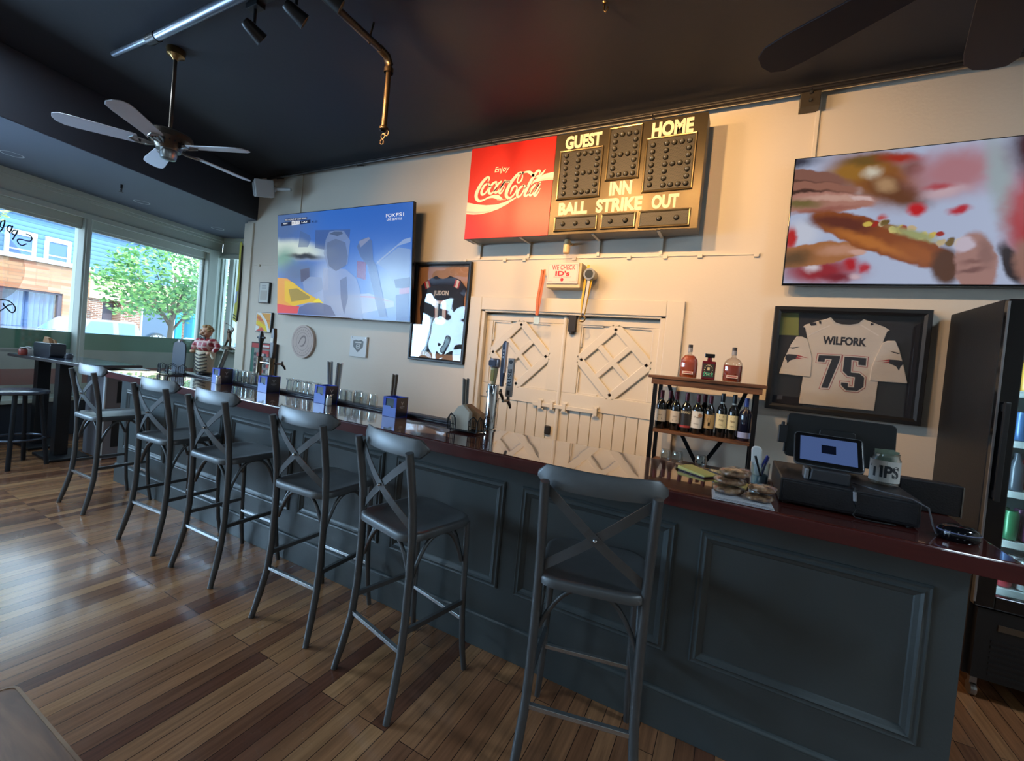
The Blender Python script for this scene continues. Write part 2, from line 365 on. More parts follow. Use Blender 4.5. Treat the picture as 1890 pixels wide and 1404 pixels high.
# side return with two narrow sashes
RW = dict(loc=tuple(WC), rz=math.radians(14))
g = G().bx(0, 2.4, 0, .2, HB-.02, SOF).bx(0, 2.4, -.03, 0, SOF-.07, SOF).bx(0, 2.4, -.04, 0, HB-.06, HB+.02)
g.bx(-.02, .02, .0, .12, 0, HB).bx(.160, .255, .0, .14, 1.22, HB).bx(.55, 2.4, 0, .2, 0, HB)
struct('wall_return', g, window_white, bevel=.006, **RW)
struct('wall_return_panel', G().bx(.0, .55, .02, .2, 0, 1.20).bx(.09, .5, 0, .02, .75, .80).bx(.09, .5, 0, .02, 1.10, 1.14).bx(.09, .13, 0, .02, .3, 1.12).bx(.46, .5, 0, .02, .3, 1.12), window_white, **RW)
struct('trim_2', G().bx(-.11, .56, -.17, .06, 1.175, 1.215), window_white, bevel=.008, **RW)
for i, (a, b) in enumerate(((.02, .16), (.255, .55))):
    w = struct('window_%d' % (i+6), G().bx(a, b, .075, .083, 1.215, HB-.06), thin_glass, **RW)
    obj('window_frame', G().bx(a, b, .05, .1, 1.215, 1.26).bx(a, a+.012, .05, .1, 1.215, HB-.06).bx(b-.012, b, .05, .1, 1.215, HB-.06), window_white, w)
struct('wall_alcove', G().bx(-6.2, -5.6, 4.0, 5.2, 0, CEIL), white_wall)  # unseen closing wall, added against light leaking in behind the back wall
# end board of the back wall beside the sash windows
struct('trim_3', G().bx(-6.47, -6.27, 3.775, 3.8, 0, 3.10), trim_white, bevel=.004)
# daylight portals
for a, b in spans:
    o = lamp('window_portal', 'AREA', FW((a+b)/2, .2, (SILL+GT)/2+.35), (0, 0, 0), 10, (1, 1, 1), shape='RECTANGLE', size=b-a, size_y=1.4)
    o.data.cycles.is_portal = True; o.rotation_euler = (PI/2, 0, WA+PI) 
# panel seam with clips across the back wall, conduits
g = G().bx(-6.26, .09, 3.790, 3.80, SZ(2.424), SZ(2.424)+.008)
for x in (-6.1, -5.55, -2.62, -2.15, -1.93, -1.42, -.92, -.62, -.35, .05): g.bx(x, x+.035, 3.782, 3.80, SZ(2.424)-.018, SZ(2.424)+.012)
struct('trim_4', g, trim_white)
struct('trim_5', G().bx(.352, .378, 3.784, 3.80, SZ(2.8), 3.64), trim_white, bevel=.004)
struct('trim_6', G().bx(-5.31, -5.29, 3.786, 3.80, SZ(2.9), 3.70), trim_white, bevel=.004)
# ------------------------------------------------------------------ double stable doors in the back wall
g = G().bx(-2.485, -2.345, 3.775, 3.81, 0, 2.127).bx(-.545, -.406, 3.775, 3.81, 0, 2.127).bx(-2.345, -.545, 3.775, 3.81, 1.995, 2.127)
g.bx(-2.345, -2.30, 3.79, 3.87, 0, 2.03).bx(-.59, -.545, 3.79, 3.87, 0, 2.03).bx(-2.345, -.545, 3.79, 3.87, 1.975, 2.0)
struct('trim_7', g, trim_white, bevel=.006)
def stable_door(n, x0, x1, dx, seam):
    Y = 3.86; g = G().bx(x0, x1, Y, Y+.05, .01, 1.958)
    g.bx(x0, x1, Y-.022, Y, 1.895, 1.958).bx(x0, x1, Y-.022, Y, 1.115, 1.258)
    lo, hi = dx-.318, dx+.318
    g.bx(x0, lo, Y-.022, Y, 1.258, 1.895).bx(hi, x1, Y-.022, Y, 1.258, 1.895)
    # vertical boards below the lock rail
    nb = 8; bw = (x1-x0)/nb
    for i in range(nb): g.bx(x0+i*bw+.003, x0+(i+1)*bw-.003, Y-.012, Y, .02, 1.115)
    d = struct('door_%d' % n, g, door_white, bevel=.005)
    z0 = 1.577; R = .318; w = .034
    L = G()
    def bar(a, b, hw, y0):
        a, b = Vector(a), Vector(b); t = (b-a).normalized(); s = Vector((-t.y, t.x))*hw
        L.prism([tuple(a+s), tuple(a-s), tuple(b-s), tuple(b+s)], y0, Y)
    V = [(dx, z0+R), (dx+R, z0), (dx, z0-R), (dx-R, z0)]
    for i in range(4): bar(V[i], V[(i+1) % 4], .038, Y-.022)
    mid = lambda i: ((V[i][0]+V[(i+1) % 4][0])/2, (V[i][1]+V[(i+1) % 4][1])/2)
    bar(mid(0), mid(2), .026, Y-.021); bar(mid(1), mid(3), .026, Y-.0205)
    obj('lattice', L, door_white, d, bevel=.007)
    g = G()   # bead round the four corner panels
    for sx in (-1, 1):
        for sz in (-1, 1):
            cx, cz = dx+sx*R, z0+sz*R
            g.prism([(cx, cz), (cx-sx*.20, cz), (cx-sx*.20, cz-sz*.014), (cx-sx*.014, cz-sz*.014), (cx-sx*.014, cz-sz*.20), (cx, cz-sz*.20)], Y-.014, Y)
    obj('panel_bead', g, door_white, d)
    return d
dl = stable_door(1, -2.30, -1.445, -1.905, -1.44)
dr = stable_door(2, -1.435, -.59, -.966, -1.44)
obj('meeting_bead', G().bx(-1.462, -1.425, 3.825, 3.862, .01, 1.97), door_white, dr, bevel=.012)
g = G().bx(-1.70, -1.06, 3.822, 3.838, 1.098, 1.135)
for x in (-1.62, -1.50, -1.375, -1.075): g.bx(x-.016, x+.016, 3.812, 3.840, 1.08, 1.155).bx(x-.03, x+.03, 3.832, 3.84, 1.065, 1.085).bx(x-.03, x+.03, 3.832, 3.84, 1.15, 1.17)
obj('sliding_bolt', g, door_white, dr, bevel=.003)
obj('drop_bolt', G().bx(-1.405, -1.33, 3.80, 3.84, 1.825, 1.995).cyl((-1.37, 3.82, 1.80), (-1.37, 3.82, 1.84), .02), mat('old_iron', c(48, 44, 42), .5, metal=.4), dr, bevel=.004)
obj('lock_case', G().bx(-1.555, -1.495, 3.825, 3.85, .84, .925), mat('old_iron', c(48, 44, 42), .5), dl, bevel=.01)

# ------------------------------------------------------------------ bar
BT = 1.07
bar = thing('bar_counter', 'long dark slate painted bar front with seven framed panels', 'bar counter', (-2.2, 2.2, 0))
ox = 2.2; oy = -2.2
B = lambda g: g.xf(Matrix.Translation((ox, oy, 0)))
g = G().bx(-5.197, .763, 2.005, 2.06, 0, 1.010).bx(.70, .763, 2.06, 2.44, 0, 1.010).bx(-5.197, -5.14, 2.06, 2.44, 0, 1.010)
obj('body', B(g), slate, bar)
obj('base_board', B(G().bx(-5.20, .766, 1.990, 2.005, 0, .158).sweep([(-5.2, 1.998, .158), (.766, 1.998, .158)], [(0, 0), (.008, 0), (.008, .007), (.002, .014), (-.007, .018), (-.007, 0)])), slate, bar, bevel=.002)
obj('upper_rail', B(G().bx(-5.197, .763, 1.998, 2.005, .965, 1.01)), slate, bar)
for i in range(7):
    a = -.062-.835*i; b = a+.738
    g = G()
    prof = [(-.0, -.0), (0, .006), (.006, .014), (.012, .011), (.018, .011), (.026, .017), (.034, .010), (.046, .004), (.05, 0)]
    # picture-frame moulding mitred round the panel
    x0, x1, z0, z1 = a, b, .337, .897; vs = []; k = len(prof)
    for (cx, cz, dx, dz) in ((x0, z0, 1, 1), (x1, z0, -1, 1), (x1, z1, -1, -1), (x0, z1, 1, -1)):
        vs += [(cx+dx*u, 2.005-h, cz+dz*u) for u, h in prof]
    fs = [(q*k+j, q*k+j+1, ((q+1) % 4)*k+j+1, ((q+1) % 4)*k+j) for q in range(4) for j in range(k-1)]
    g.add(vs, fs); obj('panel_moulding', B(g), slate, bar)
# bar top: lacquered boards, red-brown edge, dark drip rail at the back
top = thing('bar_worktop', 'glossy lacquered red-brown wooden bar top running the whole bar', 'bar top', (-2.2, 2.2, 1.01))
T = lambda g: g.xf(Matrix.Translation((2.2, -2.2, -1.01)))
obj('surface', T(G().slab([(-5.14,1.862),(.822,1.862),(.822,2.455),(-1.40,2.455),(-1.40,2.335),(-5.14,2.335)], 1.012, BT)), bar_wood, top, bevel=.006)
obj('front_edge', T(G().bx(-5.145, .828, 1.855, 1.8615, 1.010, BT-.004).bx(.8225, .829, 1.862, 2.455, 1.010, BT-.004).bx(-5.147, -5.1405, 1.862, 2.455, 1.010, BT-.004)), bar_edge, top, bevel=.002)
obj('drip_rail', T(G().bx(-5.14, -1.402, 2.336, 2.452, 1.012, 1.083).sweep([(-5.14, 2.338, 1.083), (-1.402, 2.338, 1.083)], [(math.cos(2*PI*i/8)*.014, math.sin(2*PI*i/8)*.010) for i in range(8)])), mat('rail_rubber', c(58, 62, 70), .35, bump=.1, bscale=120), top)

# ------------------------------------------------------------------ bar stools
def make_stool():
    t = thing('bar_stool', 'x', 'bar stool')
    # seat: dished rounded square
    out = rrect(-.205, .205, -.205, .20, .085, 6); g = G(); k = len(out); rings = []
    for sc, z in ((.93, .722), (1, .728), (1, .752), (.97, .760), (.90, .761), (.82, .752), (.5, .748)):
        rings.append([(x*sc, y*sc, z) for x, y in out])
    vs = [p_ for r_ in rings for p_ in r_]; n = len(rings)
    fs = [(i*k+q, i*k+(q+1) % k, (i+1)*k+(q+1) % k, (i+1)*k+q) for i in range(n-1) for q in range(k)]+[tuple(range(k-1, -1, -1)), tuple((n-1)*k+q for q in range(k))]
    g.add(vs, fs); obj('seat', g, iron, t, smooth=50)
    for s in (-1, 1):
        pts = [(s*.216, -.235, 0), (s*.206, -.205, .12), (s*.196, -.178, .25), (s*.192, -.166, .40), (s*.191, -.163, .60), (s*.191, -.166, .74), (s*.192, -.176, .86), (s*.193, -.196, .98), (s*.194, -.222, 1.115)]
        obj('rear_leg', G().tube(pts, [.0145]+[.0178]*8, 12), iron, t, smooth=50)
        pts = [(s*.200, .215, 0), (s*.193, .196, .12), (s*.187, .183, .28), (s*.183, .176, .5), (s*.178, .168, .735)]
        obj('front_leg', G().tube(pts, [.0125]+[.0145]*4, 12), iron, t, smooth=50)
    # curved top rail, rounded ends
    g = G(); N = 14; vs = []; pr = []
    for i in range(N+1):
        u = -1+2*i/N; x = .232*u; y = -.252+.052*u*u; hz = .041*(1 if abs(u) < .86 else max(.25, math.sqrt(max(0, 1-((abs(u)-.86)/.14)**2))))
        zc = 1.125
        vs += [(x, y-.009, zc-hz), (x, y-.006, zc+hz-.004), (x, y, zc+hz), (x, y+.008, zc+hz-.004), (x, y+.010, zc-hz+.003), (x, y, zc-hz)]
    fs = [(i*6+q, i*6+(q+1) % 6, (i+1)*6+(q+1) % 6, (i+1)*6+q) for i in range(N) for q in range(6)]+[tuple(range(5, -1, -1)), tuple(N*6+q for q in range(6))]
    vs = [(x, y+.045, z) for x, y, z in vs]
    g.add(vs, fs); obj('top_rail', g, iron, t, smooth=60)
    for s in (-1, 1):   # crossed back straps
        pts = []
        for i in range(13):
            u = i/12; pts.append((s*(-.188+.372*u), -.196+.028*(1-u)*0+(-.012*math.sin(PI*u)) + (-.022 if s > 0 else -.016)*(math.sin(PI*u))+.03*u, 1.085-.30*u))
        obj('cross_strap', G().sweep(pts, [(-.002, -.0165), (.002, -.0165), (.002, .0165), (-.002, .0165)], (0, 0, 1)), iron, t)
    obj('rivet', G().sphere((0, -.222, .935), .008, 10, 6), chrome, t)
    # arched braces under the seat
    def br(a, b, z):
        a, b = Vector(a), Vector(b); P = []
        for i in range(15):
            u = i/14; s_ = 1-abs(2*u-1)**2.6
            q = a.lerp(b, u); P.append((q.x, q.y, z+(.722-z)*s_))
        return G().tube(P, .0095, 8)
    for a, b in (((-.178, -.150), (.178, -.150)), ((-.172, .158), (.172, .158)), ((-.180, -.148), (-.172, .155)), ((.180, -.148), (.172, .155))):
        obj('brace', br((*a, 0), (*b, 0), .545), iron, t, smooth=50)
    fl = [(-.004, -.014), (.004, -.014), (.004, .014), (-.004, .014)]
    worn = mat('worn_steel', c(196, 200, 202), .26, metal=.9)
    obj('footrest', G().sweep([(-.196, -.176, .262), (.196, -.176, .262)], [(-.009, -.009), (.009, -.009), (.009, .009), (-.009, .009)]), worn, t, bevel=.002)
    obj('footrest', G().sweep([(-.187, .182, .262), (.187, .182, .262)], [(-.009, -.009), (.009, -.009), (.009, .009), (-.009, .009)]), worn, t, bevel=.002)
    for s in (-1, 1):
        obj('stretcher', G().sweep([(s*.193, -.168, .345), (s*.185, .178, .345)], [(-.008, -.011), (.008, -.011), (.008, .011), (-.008, .011)]), iron, t)
    return t
st0 = make_stool()
stools = [(-4.63, 1.745, 1, 'gunmetal cross-back bar stool at the window end of the bar, next to the high table'),
          (-3.555, 1.735, 3, 'cross-back metal bar stool, second one from the window end'),
          (-2.875, 1.745, 1, 'cross-back metal bar stool, third one from the window end'),
          (-1.995, 1.725, 1, 'cross-back metal bar stool, fourth one from the window end'),
          (-1.285, 1.655, -13, 'angled cross-back metal bar stool in front of the wire napkin caddy'),
          (-.425, 1.705, 13, 'nearest cross-back metal bar stool, back towards us, left of the wrapped cookies')]
for i, (x, y, a, lab) in enumerate(stools):
    if i == 0: st0.location = (x, y, 0); st0.rotation_euler = (0, 0, math.radians(a)); st0['label'] = lab; st0['group'] = 'bar stools along the bar'
    else: dup(st0, (x, y, 0), math.radians(a), lab)
# traced outlines, in metres on their own panels (screen art in 0..1)
COKE = {"strokes":[[[0.222,0.545,0.016],[0.229,0.574,0.019],[0.204,0.583,0.026],[0.156,0.542,0.033],[0.118,0.486,0.037],[0.097,0.43,0.038],[0.107,0.387,0.033],[0.14,0.363,0.024],[0.186,0.369,0.016],[0.242,0.388,0.019],[0.293,0.394,0.029],[0.339,0.384,0.041],[0.374,0.37,0.023],[0.402,0.357,0.003]],[[0.218,0.528,0.015],[0.18,0.505,0.025],[0.155,0.455,0.027],[0.166,0.423,0.023],[0.2,0.434,0.016],[0.229,0.478,0.016],[0.234,0.512,0.015],[0.218,0.528,0.015]],[[0.23,0.493,0.012],[0.259,0.497,0.01]],[[0.309,0.507,0.014],[0.312,0.53,0.018],[0.277,0.518,0.025],[0.245,0.477,0.026],[0.237,0.44,0.026],[0.261,0.424,0.021],[0.291,0.438,0.014],[0.321,0.474,0.01]],[[0.363,0.528,0.018],[0.328,0.502,0.023],[0.302,0.454,0.025],[0.318,0.426,0.021],[0.346,0.45,0.015],[0.4,0.518,0.014]],[[0.406,0.532,0.022],[0.375,0.474,0.026],[0.354,0.43,0.024],[0.37,0.417,0.018],[0.394,0.443,0.011],[0.411,0.483,0.005]],[[0.423,0.522,0.025],[0.455,0.521,0.025]],[[0.587,0.57,0.012],[0.582,0.526,0.014],[0.557,0.499,0.015],[0.537,0.509,0.014],[0.541,0.542,0.014],[0.562,0.579,0.018]],[[0.588,0.584,0.018],[0.553,0.587,0.026],[0.508,0.552,0.032],[0.465,0.498,0.035],[0.435,0.43,0.036],[0.434,0.389,0.032],[0.462,0.365,0.025],[0.501,0.379,0.018],[0.532,0.419,0.015],[0.539,0.456,0.014],[0.518,0.475,0.016],[0.493,0.454,0.024],[0.478,0.414,0.013],[0.474,0.399,0.003]],[[0.585,0.585,0.015],[0.627,0.59,0.017],[0.659,0.581,0.028],[0.694,0.552,0.031]],[[0.605,0.471,0.017],[0.568,0.444,0.023],[0.547,0.399,0.025],[0.557,0.368,0.021],[0.585,0.379,0.015],[0.613,0.423,0.015],[0.621,0.461,0.014],[0.605,0.471,0.014]],[[0.619,0.442,0.011],[0.646,0.453,0.009]],[[0.757,0.561,0.011],[0.759,0.584,0.017],[0.732,0.583,0.025],[0.7,0.539,0.028],[0.665,0.48,0.028],[0.636,0.417,0.028],[0.627,0.377,0.024],[0.647,0.371,0.019],[0.671,0.397,0.01],[0.688,0.431,0.007]],[[0.719,0.533,0.018],[0.761,0.542,0.023],[0.794,0.569,0.017],[0.814,0.597,0.002]],[[0.733,0.468,0.018],[0.7,0.441,0.022],[0.674,0.394,0.023],[0.685,0.37,0.02],[0.713,0.391,0.014],[0.762,0.463,0.013]],[[0.772,0.476,0.021],[0.748,0.425,0.025],[0.723,0.376,0.023],[0.74,0.365,0.017],[0.761,0.391,0.01],[0.778,0.425,0.005]],[[0.682,0.466,0.003],[0.695,0.486,0.018]]],"polys":[[[0.684,0.466],[0.704,0.504],[0.752,0.529],[0.816,0.553],[0.896,0.562],[0.897,0.493],[0.837,0.496],[0.776,0.493],[0.716,0.485]],[[0.538,0.368],[0.476,0.349],[0.412,0.328],[0.335,0.315],[0.221,0.316],[0.102,0.335],[0.001,0.359],[0.0,0.246],[0.083,0.236],[0.171,0.235],[0.263,0.246],[0.357,0.269],[0.447,0.306],[0.541,0.358]]],"grey":[[[0.895,0.512],[0.84,0.517],[0.79,0.51],[0.741,0.495],[0.776,0.497],[0.836,0.5],[0.896,0.497]],[[0.001,0.276],[0.11,0.261],[0.227,0.259],[0.312,0.269],[0.229,0.244],[0.111,0.244],[0.001,0.259]]]}
WHITE_JERSEY = {"body":[[-0.254,0.258],[-0.239,0.277],[-0.172,0.303],[-0.094,0.334],[-0.064,0.3],[-0.028,0.288],[0.024,0.288],[0.066,0.298],[0.097,0.329],[0.158,0.305],[0.213,0.282],[0.245,0.259],[0.229,0.252],[0.212,0.175],[0.183,0.062],[0.178,-0.022],[0.21,-0.098],[0.206,-0.295],[-0.229,-0.301],[-0.221,-0.106],[-0.205,-0.004],[-0.215,0.162],[-0.239,0.253]],"sl":[[-0.287,0.186],[-0.255,0.188],[-0.218,0.171],[-0.189,0.075],[-0.178,0.032],[-0.177,-0.102],[-0.372,-0.096],[-0.349,0.017],[-0.316,0.128]],"sr":[[0.21,0.175],[0.233,0.189],[0.275,0.192],[0.303,0.13],[0.336,0.014],[0.362,-0.088],[0.162,-0.092],[0.164,-0.002],[0.182,0.078]],"seven":[[-0.14,0.061],[-0.016,0.065],[-0.018,0.03],[-0.067,-0.168],[-0.106,-0.169],[-0.062,0.039],[-0.101,0.038],[-0.103,0.015],[-0.143,0.015]],"five":[[0.009,0.063],[0.131,0.062],[0.132,0.01],[0.091,0.011],[0.089,0.04],[0.05,0.043],[0.054,-0.045],[0.101,-0.046],[0.131,-0.072],[0.132,-0.138],[0.101,-0.169],[0.037,-0.171],[0.006,-0.139],[0.006,-0.12],[0.045,-0.121],[0.046,-0.148],[0.08,-0.147],[0.08,-0.075],[0.039,-0.071],[0.008,-0.039]],"collar":[[-0.105,0.331],[-0.094,0.336],[-0.064,0.3],[-0.028,0.288],[0.024,0.288],[0.066,0.298],[0.093,0.33],[0.102,0.328],[0.071,0.288],[0.025,0.278],[-0.031,0.277],[-0.072,0.289]],"seamL":[[-0.218,0.201],[-0.098,0.28],[-0.091,0.275],[-0.215,0.193]],"seamR":[[0.075,0.288],[0.081,0.294],[0.185,0.225],[0.184,0.217]],"hl":[[-0.344,0.018],[-0.342,0.046],[-0.326,0.053],[-0.271,0.052],[-0.273,0.024],[-0.309,0.009],[-0.327,-0.015],[-0.333,0.007]],"hlr":[[-0.273,0.053],[-0.196,0.033],[-0.27,0.041]],"hlr2":[[-0.274,0.037],[-0.235,0.027],[-0.278,0.023]],"hr":[[0.327,0.036],[0.323,0.057],[0.304,0.063],[0.252,0.063],[0.255,0.037],[0.292,0.02],[0.309,-0.007],[0.316,0.022]],"hrr":[[0.256,0.064],[0.181,0.044],[0.253,0.054]],"hrr2":[[0.256,0.051],[0.218,0.039],[0.254,0.041]],"swl":[[-0.321,0.104],[-0.306,0.104],[-0.262,0.112],[-0.301,0.096],[-0.317,0.098]],"swr":[[0.247,0.123],[0.272,0.117],[0.306,0.108],[0.293,0.103],[0.273,0.109]],"five2":[[-0.217,0.288],[-0.179,0.295],[-0.175,0.276],[-0.206,0.269]],"f3":[[-0.163,0.304],[-0.152,0.307],[-0.147,0.288],[-0.157,0.285]],"seven2":[[0.135,0.307],[0.154,0.3],[0.141,0.289],[0.132,0.291]],"name":[[-0.127,0.201],[0.123,0.203],[0.12,0.137],[-0.119,0.139]],"green":[[-0.41,0.367],[-0.288,0.371],[-0.274,0.195],[-0.406,0.193]],"sticker":[[-0.368,-0.258],[-0.334,-0.254],[-0.333,-0.283],[-0.367,-0.287]]}
NAVY_JERSEY = {"body":[[-0.09,0.393],[-0.039,0.366],[0.009,0.359],[0.054,0.368],[0.092,0.393],[0.227,0.348],[0.316,0.261],[0.293,0.145],[0.303,0.053],[0.33,-0.038],[0.312,-0.432],[0.074,-0.445],[-0.254,-0.426],[-0.241,-0.15],[-0.275,0.044],[-0.257,0.152],[-0.281,0.283],[-0.239,0.323]],"r1":[[-0.245,0.323],[-0.174,0.342],[-0.148,0.27],[-0.211,0.243]],"w1":[[-0.224,0.326],[-0.189,0.335],[-0.165,0.266],[-0.194,0.254]],"r2":[[0.175,0.355],[0.24,0.331],[0.22,0.253],[0.156,0.275]],"w2":[[0.193,0.348],[0.223,0.337],[0.205,0.26],[0.175,0.269]],"zero":[[-0.041,0.118],[0.064,0.121],[0.074,0.102],[0.089,-0.105],[0.056,-0.127],[-0.026,-0.125],[-0.045,-0.092],[-0.066,0.099]],"zin":[[-0.026,0.09],[0.032,0.09],[0.045,-0.079],[-0.014,-0.076]],"name":[[-0.096,0.232],[0.097,0.237],[0.099,0.169],[-0.088,0.165]]}
RACE_PICTURE = {"band":[[0.003,0.689],[0.391,0.62],[0.391,0.552],[0.002,0.599]],"band2":[[0.002,0.599],[0.391,0.552],[0.391,0.484],[0.178,0.496],[-0.001,0.471]],"text":[[0.1,0.533],[0.384,0.535],[0.387,0.493],[0.1,0.488]],"dark1":[[0.197,0.832],[0.278,0.779],[0.285,0.744],[0.262,0.668],[0.18,0.672]],"dark2":[[0.322,0.827],[0.588,0.81],[0.582,0.734],[0.399,0.636],[0.317,0.657]],"hood":[[0.434,0.801],[0.482,0.81],[0.542,0.801],[0.591,0.709],[0.581,0.596],[0.574,0.498],[0.494,0.432],[0.425,0.467],[0.391,0.603],[0.406,0.728]],"face":[[0.42,0.702],[0.482,0.732],[0.555,0.695],[0.575,0.563],[0.561,0.482],[0.487,0.432],[0.433,0.483],[0.412,0.602]],"hoodtop":[[0.434,0.781],[0.469,0.799],[0.529,0.794],[0.536,0.773],[0.495,0.756]],"body":[[0.425,0.458],[0.561,0.449],[0.639,0.367],[0.665,0.27],[0.69,-0.015],[0.395,0.029],[0.389,0.262]],"tail":[[0.39,0.458],[0.425,0.467],[0.431,0.254],[0.385,0.253]],"leg1":[[0.521,0.349],[0.568,0.383],[0.58,0.184],[0.553,0.024],[0.527,0.182]],"bottle":[[0.639,0.65],[0.665,0.712],[0.721,0.729],[0.745,0.692],[0.755,0.526],[0.776,0.479],[0.856,0.023],[0.802,0.027],[0.715,0.479],[0.665,0.561]],"btop":[[0.652,0.697],[0.721,0.729],[0.733,0.716],[0.665,0.641]],"mast":[[0.779,0.51],[0.95,0.695],[0.992,0.707],[0.992,0.67],[0.916,0.644],[0.776,0.486]],"truck":[[0.782,0.494],[0.917,0.629],[0.993,0.61],[0.992,0.279],[0.901,0.292],[0.848,0.431]],"dark3":[[0.895,0.354],[0.995,0.377],[0.996,0.279],[0.907,0.284]],"red3":[[0.93,0.277],[0.995,0.29],[0.993,0.233],[0.931,0.231]],"dk4":[[0.908,0.222],[0.992,0.241],[0.992,-0.001],[0.915,0.0]],"orange":[[0.002,0.37],[0.09,0.362],[0.198,0.265],[0.395,0.128],[0.301,0.145],[0.196,0.104],[0.094,0.08],[-0.001,0.102]],"yellow":[[0.066,0.344],[0.137,0.326],[0.235,0.24],[0.392,0.126],[0.272,0.126],[0.142,0.083],[0.067,0.134]],"visor":[[0.101,0.253],[0.175,0.265],[0.287,0.184],[0.279,0.162],[0.126,0.128]],"bright":[[0.309,0.137],[0.353,0.174],[0.394,0.126]],"red":[[-0.001,0.102],[0.094,0.089],[0.196,0.086],[0.179,0.013],[-0.001,0.007]],"wheel":[[0.196,0.077],[0.264,0.117],[0.367,0.131],[0.451,0.102],[0.492,0.01],[0.187,0.005]],"road":[[0.396,0.193],[0.728,0.231],[0.896,0.167],[0.902,0.121],[0.665,0.04],[0.499,0.053]],"redln":[[0.587,0.201],[0.74,0.207],[0.896,0.159],[0.74,0.191]],"flag":[[0.639,0.521],[0.703,0.512],[0.703,0.351],[0.639,0.375]],"sea":[[0.008,0.471],[0.398,0.484],[0.396,0.262],[0.198,0.265],[0.006,0.37]],"head":[[0.2,0.451],[0.275,0.468],[0.281,0.346],[0.206,0.328]],"shirt":[[0.221,0.328],[0.281,0.381],[0.376,0.373],[0.389,0.262],[0.309,0.207],[0.235,0.248]],"bug":[[0.036,0.922],[0.285,0.928],[0.285,0.894],[0.036,0.887]],"bug2":[[0.067,0.958],[0.258,0.956],[0.257,0.93],[0.067,0.931]],"bugw":[[0.129,0.93],[0.198,0.927],[0.197,0.893],[0.129,0.886]],"fox":[[0.837,0.92],[0.895,0.918],[0.895,0.884],[0.837,0.886]],"fs1":[[0.901,0.921],[0.951,0.919],[0.951,0.885],[0.901,0.887]],"live":[[0.843,0.881],[0.938,0.876],[0.938,0.855],[0.843,0.861]],"clock":[[0.297,0.918],[0.344,0.916],[0.344,0.891],[0.297,0.893]]}
# ------------------------------------------------------------------ helpers for screens and flat art
def emat(col, e=1.0):
    n = 'screen_%d_%d_%d_%g' % (*col, e)
    return mat(n, c(*col), .25, emit=e) if n in MATS else mat(n, (.01, .01, .01, 1), .2, emit=e, ecol=c(*col))
def soft_emat(col, e, a):
    m = emat(col, e+.001*a); nt = m.node_tree
    if 'veil' not in nt.nodes:
        out = nt.nodes['Material Output']; mx = nt.nodes.new('ShaderNodeMixShader'); mx.name = 'veil'; mx.inputs[0].default_value = a
        tr_ = nt.nodes.new('ShaderNodeBsdfTransparent'); nt.links.new(tr_.outputs[0], mx.inputs[1]); nt.links.new(nt.nodes['Principled BSDF'].outputs[0], mx.inputs[2]); nt.links.new(mx.outputs[0], out.inputs['Surface'])
    return m
def pmat(col, rough=.6):
    return mat('print_%d_%d_%d' % col, c(*col), rough)
def layers(lst, mk, w=1., h=1., y=0., step=.0006):
    """stack of flat printed shapes on one face; returns builder and material list"""
    g = G(); ms = []; idx = {}
    for i, (col, poly) in enumerate(lst):
        if col not in idx: idx[col] = len(ms); ms.append(mk(col))
        yy = y-step*(i+1)
        P = [(x*w, yy, z*h) for x, z in poly]
        ar = sum(poly[q-1][0]*poly[q][1]-poly[q][0]*poly[q-1][1] for q in range(len(poly)))
        if ar < 0: P = P[::-1]
        g.add(P, [tuple(range(len(P)))], idx[col])
    return g, ms
